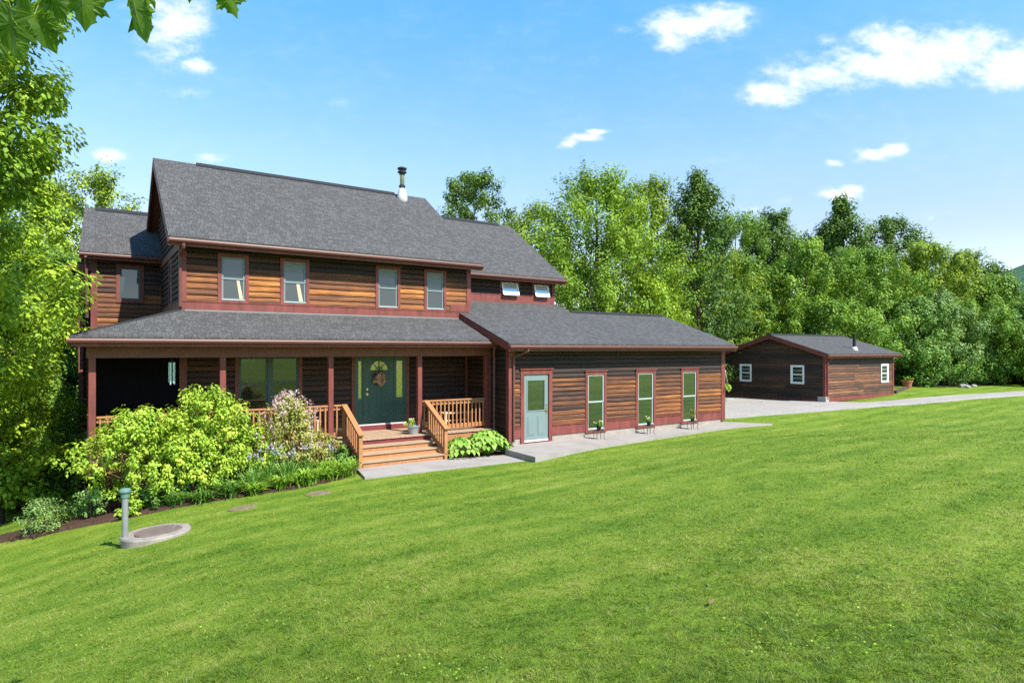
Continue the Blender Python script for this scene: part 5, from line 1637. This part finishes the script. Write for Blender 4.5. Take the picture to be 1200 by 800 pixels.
# ------------------------------------------------------------------ trees
def tree_at(u, D, vtop, hw, leafmat, label, shape='round', base=.12, seed=1, z=None, **kw):
    x, y = at(u, D)
    zg = gz1(x, y) if z is None else z
    H = CAMZ + (410 - vtop) / 738 * D - zg
    R = hw / 738 * D * 1.22
    kw['n'] = int(kw.get('n', 170) * .92); kw['per'] = int(kw.get('per', 85) * 1.75); kw['leaf'] = kw.get('leaf', .17) * .92; kw.setdefault('plume', 6 if D > 30 else 0); kw['la'] = kw.get('la', .85) * 1.15; kw['lb'] = kw.get('lb', .55) * 1.08
    return make_tree(x, y, H, R, base * H, leafmat, label, seed=seed, shape=shape, z=zg, **kw)


BT = 'trees beyond the house and outbuilding'
tree_at(555, 47, 207, 50, 'dark', 'round-topped dark green tree rising behind the chimney roof', 'round', .25, 101, group=BT, n=190, per=80, leaf=.20, la=.75, lb=.5, rt=.2, plume=8)
tree_at(634, 40, 246, 46, 'olive', 'yellowish tree just right of the upper wing roof', 'round', .1, 102, group=BT, n=160, per=85, leaf=.17, la=.7, lb=.45)
tree_at(700, 36, 210, 72, 'maple', 'large bright green maple with upright shoots, behind the garage roof', 'round', .06, 103, group=BT, n=420, per=80, leaf=.16, la=1.0, lb=.42, plume=26, wob=.2, rt=.22, nl=20)
tree_at(764, 41, 216, 50, 'olive', 'olive green tree with thin leading shoots right of the large bright maple', 'round', .08, 104, group=BT, n=240, per=80, leaf=.17, la=.95, lb=.4, plume=16, wob=.25)
tree_at(818, 39, 210, 46, 'dark', 'dark green pointed tree left of centre in the tree line above the garage end', 'tall', .06, 105, group=BT, n=270, per=80, leaf=.17, la=.9, lb=.42, plume=9, wob=.4)
tree_at(762, 34, 330, 36, 'bright', 'lower bright maple directly behind the garage ridge', 'round', .12, 106, group=BT, wob=.12, n=130, per=85, leaf=.15, la=.6, lb=.4)
tree_at(846, 46, 300, 44, 'olive', 'medium olive tree above the left end of the outbuilding roof', 'round', .06, 107, group=BT, n=190, per=85, leaf=.16, la=.65, lb=.42)
tree_at(862, 47, 254, 44, 'mid', 'mid green tree between the dark pointed tree and the far dark one', 'round', .1, 108, group=BT, n=150, per=80, leaf=.19, la=.75, lb=.5)
tree_at(906, 60, 252, 38, 'dark', 'far dark green round-topped tree above the outbuilding ridge', 'round', .2, 109, group=BT, n=190, per=80, leaf=.25, la=1.0, lb=.65)
tree_at(896, 49, 330, 46, 'bright', 'yellow-green bushy tree behind the outbuilding ridge', 'round', .05, 110, group=BT, n=180, per=85, leaf=.18, la=.7, lb=.45)
tree_at(945, 48, 285, 48, 'mid', 'full mid green tree behind the middle of the outbuilding', 'round', .06, 111, group=BT, n=220, per=85, leaf=.20, la=.8, lb=.5)
tree_at(984, 56, 238, 36, 'dark', 'tallest dark green tree right of the outbuilding ridge', 'tall', .1, 112, group=BT, n=220, per=80, leaf=.24, la=1.0, lb=.6, plume=6, wob=.4)
tree_at(1012, 49, 300, 48, 'mid', 'broad mid green tree below the tallest dark one', 'round', .04, 113, group=BT, n=220, per=85, leaf=.20, la=.85, lb=.5)
tree_at(1045, 60, 260, 30, 'dark', 'dark round crown standing above its neighbours right of the tallest tree', 'round', .3, 114, group=BT, n=150, per=80, leaf=.25, la=.9, lb=.6)
tree_at(1082, 54, 290, 42, 'olive', 'yellow-green maple right of the dark round crown', 'round', .05, 115, group=BT, n=220, per=85, leaf=.22, la=.9, lb=.5)
tree_at(1128, 56, 302, 40, 'olive', 'yellow-green tree second from the right along the skyline', 'ovate', .05, 116, group=BT, n=220, per=85, leaf=.22, la=.9, lb=.5)
tree_at(1136, 62, 300, 28, 'dark', 'dark domed crown behind the yellow-green skyline trees', 'round', .1, 117, group=BT, n=150, per=80, leaf=.25, la=.9, lb=.6)
tree_at(1172, 54, 330, 30, 'mid', 'mid green tree where the skyline drops towards the hill', 'round', .05, 118, group=BT, n=170, per=85, leaf=.21, la=.85, lb=.5)
tree_at(1226, 50, 350, 40, 'mid', 'green tree at the right edge of the tree line', 'round', .05, 119, group=BT, n=170, per=85, leaf=.20, la=.85, lb=.5)
tree_at(970, 44, 352, 46, 'mid', 'bushy green tree close behind the outbuilding stovepipe', 'round', .04, 120, group=BT, n=180, per=85, leaf=.18, la=.7, lb=.45)
tree_at(1058, 48.5, 355, 46, 'deep', 'bushy deep green tree beside the right end of the outbuilding', 'round', .03, 121, group=BT, n=220, per=85, leaf=.19, la=.8, lb=.45, bark='bark_pale', nl=18)
tree_at(1100, 49, 345, 42, 'blue', 'greyish green young tree behind the pale rocks', 'tall', .03, 122, group=BT, n=220, per=85, leaf=.19, la=.8, lb=.42, bark='bark_pale')
tree_at(1145, 50, 356, 44, 'mid', 'leafy young tree beyond the driveway bend', 'round', .03, 123, group=BT, n=220, per=85, leaf=.19, la=.8, lb=.45)
tree_at(1188, 51, 372, 42, 'deep', 'low deep green tree at the far end of the driveway', 'round', .03, 124, group=BT, n=200, per=85, leaf=.19, la=.8, lb=.45)
tree_at(1238, 48, 372, 50, 'mid', 'low green tree at the far right beyond the driveway', 'round', .03, 125, group=BT, n=180, per=85, leaf=.19, la=.8, lb=.45)
for i, (u, D, vt, hw, lm, lab) in enumerate(((1085, 46, 405, 26, 'deep', 'dark low bush at the wood edge right of the terracotta tub'), (1118, 47.6, 412, 26, 'deep', 'dark low bush at the wood edge behind the larger rock'),
                                             (1150, 49, 410, 26, 'deep', 'dark low bush at the wood edge right of the smaller rock'), (1182, 50.5, 408, 26, 'deep', 'dark low bush at the wood edge beside the rightmost stone'), (1216, 51, 406, 28, 'deep', 'dark low bush at the extreme right of the wood edge'))):
    x, y = at(u, D); zg = gz1(x, y)
    make_shrub(x, y, CAMZ + (410 - vt) / 738 * D - zg, hw / 738 * D, lm, lab, name='bush', cat='bush', n=80, per=60, leaf=.16, la=.5, lb=.4, seed=150 + i, base=.06, z=zg, group='low bushes along the wood edge')
# the wood behind, one unbroken mass
rng = np.random.default_rng(400)
nf = 520
uf = rng.uniform(520, 1330, nf); Df = rng.uniform(66, 84, nf)
xf = C_ * (uf - 600) / 738 * Df + S_ * Df; yf = -S_ * (uf - 600) / 738 * Df + C_ * Df
top = np.interp(uf, [520, 700, 850, 1000, 1100, 1170, 1220, 1330], [12.5, 15, 16, 13.5, 11, 8, 6.5, 6])
zf = ground(xf, yf) + top * rng.random(nf) ** .8
dd = np.stack([rng.normal(0, .4, nf), -np.ones(nf) * .6, np.ones(nf)], -1); dd /= np.linalg.norm(dd, axis=1)[:, None]
v, tone = clump_leaves(np.stack([xf, yf, zf], -1), dd, np.full(nf, 2.2), np.full(nf, 1.5), 110, .42, rng)
fw = np_mesh('distant_wood', v, 4, tone, L['mid']); tag(fw, 'unbroken green wood behind the nearer trees', 'wood', None, 'stuff')
# left side
LT = 'trees on the left slope'
tree_at(-84, 9.6, -75, 116, 'maple', 'near maple at the left edge whose leaves reach across the top corner', 'round', .60, 201, group=LT, n=230, per=125, leaf=.108, la=.5, lb=.26, rt=.11, wob=.2, tonej=.2, up=.8)
tree_at(-62, 13.2, 226, 110, 'bright', 'bright yellow-green maple at the left edge below the near one', 'round', .40, 202, group=LT, n=240, per=110, leaf=.105, la=.55, lb=.22, rt=.10, wob=.14, up=.9)
tree_at(0, 16.0, 360, 52, 'bright', 'layered green young tree at the left lawn edge', 'round', .12, 203, group=LT, n=200, per=75, leaf=.13, la=.55, lb=.22, rt=.08, up=.9, wob=.35)
tree_at(52, 21.5, 385, 32, 'mid', 'deep green young tree beside the left porch corner', 'round', .05, 204, group=LT, n=150, per=80, leaf=.14, la=.55, lb=.3, rt=.08, up=.8)
tree_at(-6, 19.0, 395, 80, 'mid', 'deep green tree in the shade at the far left', 'round', .02, 205, group=LT, n=150, per=80, leaf=.14, la=.6, lb=.35, rt=.1)
tree_at(112, 34, 206, 54, 'olive', 'feathery light green tree behind the left wing roof', 'round', .15, 206, group=LT, n=200, per=62, leaf=.17, la=.9, lb=.4, plume=8, wob=.35)
tree_at(48, 28, 215, 66, 'bright', 'light green tree between the near maple and the left wing', 'tall', .1, 207, group=LT, n=230, per=80, leaf=.16, la=.8, lb=.35, wob=.3)
tree_at(60, 26, 300, 32, 'mid', 'mid green tree close to the left wing wall', 'round', .05, 208, group=LT, n=170, per=80, leaf=.15, la=.65, lb=.35)
tree_at(-20, 24, 200, 80, 'mid', 'tall green tree standing behind the left edge maples', 'tall', .05, 209, group=LT, n=220, per=80, leaf=.16, la=.8, lb=.4)
for i, (u, D, vt, hw, lm, lab) in enumerate(((18, 17.8, 520, 60, 'deep', 'dark bush in the shade at the left end of the lawn'), (72, 17.0, 545, 34, 'mid', 'leafy green bush left of the porch pier'))):
    x, y = at(u, D); zg = gz1(x, y)
    make_shrub(x, y, CAMZ + (410 - vt) / 738 * D - zg, hw / 738 * D, lm, lab, name='bush', cat='bush', n=70, per=60, leaf=.11, la=.35, lb=.2, seed=170 + i, base=.06, z=zg, up=.8)

# overhanging maple twig with real lobed leaves close to the camera
bx, by = at(40, 2.15)
br_ = empty('maple_branch', (bx, by, 4.25)); tag(br_, 'overhanging maple branch with large lobed leaves at the top left corner', 'branch')
m, b, p, o = mat_base('maple_leaf_close')
uvn = b.n('ShaderNodeUVMap', uv_map='uv').outputs[0]
tone = b.n('ShaderNodeAttribute', attribute_name='tone').outputs['Fac']
n1 = b.noise(b.n('ShaderNodeTexCoord').outputs['Object'], 60, 3, 0.6)
c = b.ramp(b.math('ADD', b.math('MULTIPLY', tone, .8), b.math('MULTIPLY', n1, .2)), [(0.1, (0.06, 0.125, 0.012)), (0.55, (0.13, 0.24, 0.022)), (0.95, (0.30, 0.38, 0.06))])
b.l(c, p.inputs['Base Color']); p.inputs['Roughness'].default_value = .45
tr = b.n('ShaderNodeBsdfTranslucent'); b.l(b.mix(1.0, c, (1.5, 1.5, .6), 'MULTIPLY'), tr.inputs['Color'])
mx = b.n('ShaderNodeMixShader'); mx.inputs[0].default_value = .62
b.l(p.outputs[0], mx.inputs[1]); b.l(tr.outputs[0], mx.inputs[2]); b.l(mx.outputs[0], o.inputs[0])
M['maple_close'] = m
HALF = [(0, 0), (.10, -.03), (.30, -.10), (.36, -.02), (.52, .02), (.44, .16), (.50, .26), (.44, .30), (.42, .40), (.52, .46), (.64, .64), (.46, .60), (.38, .68), (.33, .60), (.27, .64), (.24, .76), (.28, .80), (.14, .90), (0.0, 1.12)]


def maple_leaf(u, v, D, size, az, pitch, roll, seed):
    """a lobed leaf: stalk end at its top, tip hanging down"""
    rr = random.Random(seed)
    x, y = at(u, D); z = CAMZ + (410 - v) / 738 * D
    R_ = Matrix.Rotation(az, 4, 'Z') @ Matrix.Rotation(pitch, 4, 'X') @ Matrix.Rotation(roll, 4, 'Y')
    mb = MB((bx, by, 4.25))
    def P(a, t):
        q = Vector((a * size, .22 * size * (t - .4) ** 2 + .10 * size * abs(a) + .012 * math.sin(9 * a + seed), -t * size))
        q = R_ @ q
        return (x + q.x, y + q.y, z + q.z)
    out_ = HALF + [(-a, t) for a, t in HALF[-2:0:-1]]
    ctr = (0, .34)
    tn = rr.uniform(.25, .6)
    n = len(out_)
    for i in range(n):
        a, c_ = out_[i], out_[(i + 1) % n]
        m1 = ((a[0] + ctr[0]) / 2, (a[1] + ctr[1]) / 2); m2 = ((c_[0] + ctr[0]) / 2, (c_[1] + ctr[1]) / 2)
        mb.face([P(*a), P(*c_), P(*m2), P(*m1)], tn + rr.uniform(-.05, .05)); mb.face([P(*m1), P(*m2), P(*ctr)], tn)
    # veins, slightly proud
    for tip in ((0, 1.08), (.60, .62), (-.60, .62), (.48, .03), (-.48, .03)):
        s_ = (0, .02); k = 6
        for i in range(k):
            t0, t1 = i / k, (i + 1) / k
            p0 = (s_[0] + (tip[0] - s_[0]) * t0, s_[1] + (tip[1] - s_[1]) * t0); p1 = (s_[0] + (tip[0] - s_[0]) * t1, s_[1] + (tip[1] - s_[1]) * t1)
            A = Vector(P(*p0)); B = Vector(P(*p1)); mb.tube([A, B], [.0016 * (1.2 - t0), .0016 * (1.2 - t1)], 4, tone=.98, cap=False)
    q0 = Vector(P(0, 0)); mb.tube([q0, q0 + Vector((rr.uniform(-.03, .03), rr.uniform(-.03, .03), size * .8))], .0018, 5, tone=.9, cap=False)
    return mb.build('leaf', M['maple_close'], br_, fixn=False)


yaw0 = -YAW
for i, (u, v, D, s_, az, pit, rol) in enumerate(((97, -14, 2.1, .135, .3, .35, .05), (157, -6, 2.2, .165, -.5, .15, -.12), (172, -26, 2.3, .13, .9, .2, .4), (40, 18, 2.0, .12, .6, .5, -.5), (8, 8, 1.9, .15, -.2, .3, .3),
                                                  (52, -22, 2.0, .13, .1, .4, -.3), (120, -40, 2.2, .14, -.2, .3, .3), (262, -14, 2.5, .115, .7, .2, -.55), (-12, 36, 2.1, .14, .4, .4, .2), (20, -28, 2.2, .15, -.5, .3, .1), (225, -40, 2.4, .13, .2, .3, .2), (70, -45, 2.3, .15, .3, .3, 0), (14, 40, 2.5, .10, .5, .6, -.2))):
    maple_leaf(u, v, D, s_ * .9, yaw0 + az, pit, rol, 300 + i)
mb = MB((bx, by, 4.25))
tw = []
for (u, v, D) in ((330, -110, 2.6), (240, -85, 2.4), (150, -75, 2.25), (70, -75, 2.2), (-20, -70, 2.2), (-140, -110, 2.6), (-300, -200, 3.6)):
    x, y = at(u, D); tw.append((x, y, CAMZ + (410 - v) / 738 * D))
mb.tube(tw, [.004, .005, .006, .008, .010, .014, .024], 7)
mb.build('twig', M['bark'], br_, smooth=True)

x, y = at(830, 4.55)
mb = MB((x, y, gz1(x, y) + .03)); z_ = gz1(x, y) + .03
mb.face([(x, y, z_), (x + .03, y + .012, z_ + .012), (x + .075, y + .005, z_ + .02), (x + .035, y - .015, z_ + .005)])
o = mb.build('fallen_leaf', M['fiber']); o.location = (x, y, z_); tag(o, 'single dry brown leaf lying on the near lawn', 'leaf')
# ------------------------------------------------------------------ mown grass: individual blades, thinning with distance
rng = np.random.default_rng(77)
NB = 1250000
half = math.radians(47)
# image-space even sampling on a gently falling lawn: density ~ 1/D^2 near, broader far
uu = rng.random(NB)
Dn = 1.9; Df = 46.0
k = 0.9
D = (Dn ** (-k) + uu * (Df ** (-k) - Dn ** (-k))) ** (-1 / k)
th = (rng.random(NB) * 2 - 1) * half
xx = D * np.sin(th + YAW); yy = D * np.cos(th + YAW)
edge = rng.normal(0, .035, NB)
keep = ~inside(P_DRIVE, xx + edge * 4, yy + edge * 4)
for poly in (GP, FW_):
    keep &= ~inside(poly, xx + edge * .7, yy + edge * .7)
for poly in (P_BED, P_BED2):
    keep &= ~inside(poly, xx + edge, yy + edge)
keep &= ~((xx > 10.4) & (xx < 20.95) & (yy > 15.6) & (yy < 24))
keep &= ~((xx > -.3) & (xx < 11) & (yy > 16.45))
keep &= ~((xx > 20.9) & (xx < 33.2) & (yy > 21.5))
keep &= ~((xx > 32.7) & (xx < 40.4) & (yy > 18.4))
keep &= ~((xx < 1.9) & (yy > 22.0))
keep &= (np.hypot(xx - sx0, yy - sy0) > .63)
for (x, y) in ((2.62, 13.55), (4.22, 13.78)): keep &= (np.hypot(xx - x, yy - y) > .25)
keep &= yy < 22.5
xx, yy, D = xx[keep], yy[keep], D[keep]
n = len(xx)
zz_ = ground(xx, yy)
h = rng.uniform(.010, .031, n) * (1 + .25 * np.sin(xx * 1.3 + 2 * np.sin(yy * .7)) * .5) * np.clip(1 + (D - 10) * .010, 1, 1.3)
wd = np.maximum(.0028, .00066 * D) * rng.uniform(.6, 1.2, n)
# small tufts: blades of one tuft share height, lean and hue
cs = np.where(D < 9, .075, .16)
ci = np.floor(xx / cs + .35 * np.sin(yy * 31)).astype(np.int64); cj = np.floor(yy / cs + .35 * np.sin(xx * 27)).astype(np.int64)
def hsh(k_): return np.modf(np.abs(np.sin(ci * 12.9898 + cj * 78.233 + k_ * 37.719) * 43758.5453))[0]
h1, h2, h3 = hsh(1), hsh(2), hsh(3)
h *= .7 + .65 * h1 ** 1.5
a = rng.random(n) * 2 * np.pi
ln = (rng.normal(0, .8, (n, 2)) + np.stack([np.cos(h2 * 6.28), np.sin(h2 * 6.28)], -1) * .8) * h[:, None]
dx, dy = np.cos(a) * wd, np.sin(a) * wd
base = np.stack([xx, yy, zz_ - .006], -1)
v = np.empty((n, 3, 3), dtype=np.float32)
v[:, 0] = base + np.stack([-dx, -dy, np.zeros(n)], -1)
v[:, 1] = base + np.stack([dx, dy, np.zeros(n)], -1)
v[:, 2] = base + np.stack([ln[:, 0], ln[:, 1], h], -1)
tone = np.clip(.5 + (h3 - .5) * .5 + rng.normal(0, .2, n) + (rng.random(n) < .05) * .8, -.3, 1.4)
gr = np_mesh('grass', v.reshape(-1, 3), 3, tone, M['blades'])
tag(gr, 'short mown green grass blades covering the lawn', 'grass', None, 'stuff')
# clover and broad-leaved weeds scattered through the near lawn
nw = 9000
uu = rng.random(nw); D = (2.0 ** -.6 + uu * (16 ** -.6 - 2.0 ** -.6)) ** (-1 / .6)
th = (rng.random(nw) * 2 - 1) * half
xx = D * np.sin(th + YAW); yy = D * np.cos(th + YAW)
patch = np.sin(xx * 1.7 + 1.3 * np.sin(yy * 1.1)) + np.sin(yy * 2.3 + xx * .6)
kk = (patch > .7) & (yy < 14) & (np.hypot(xx - sx0, yy - sy0) > .7)
xx, yy = xx[kk], yy[kk]; nw = len(xx)
c = np.stack([xx, yy, ground(xx, yy) + rng.uniform(.02, .045, nw)], -1)
nn = np.stack([rng.normal(0, .3, nw), rng.normal(0, .3, nw), np.ones(nw)], -1); nn /= np.linalg.norm(nn, axis=1)[:, None]
v = leaf_quads(c, nn, rng.uniform(.010, .022, nw), rng, aspect=.8)
cl = np_mesh('clover', v, 4, np.clip(.5 + rng.normal(0, .2, nw), 0, 1), L['blade'])
tag(cl, 'small clover leaves scattered through the lawn', 'clover', None, 'stuff')
bpy.context.view_layer.update()
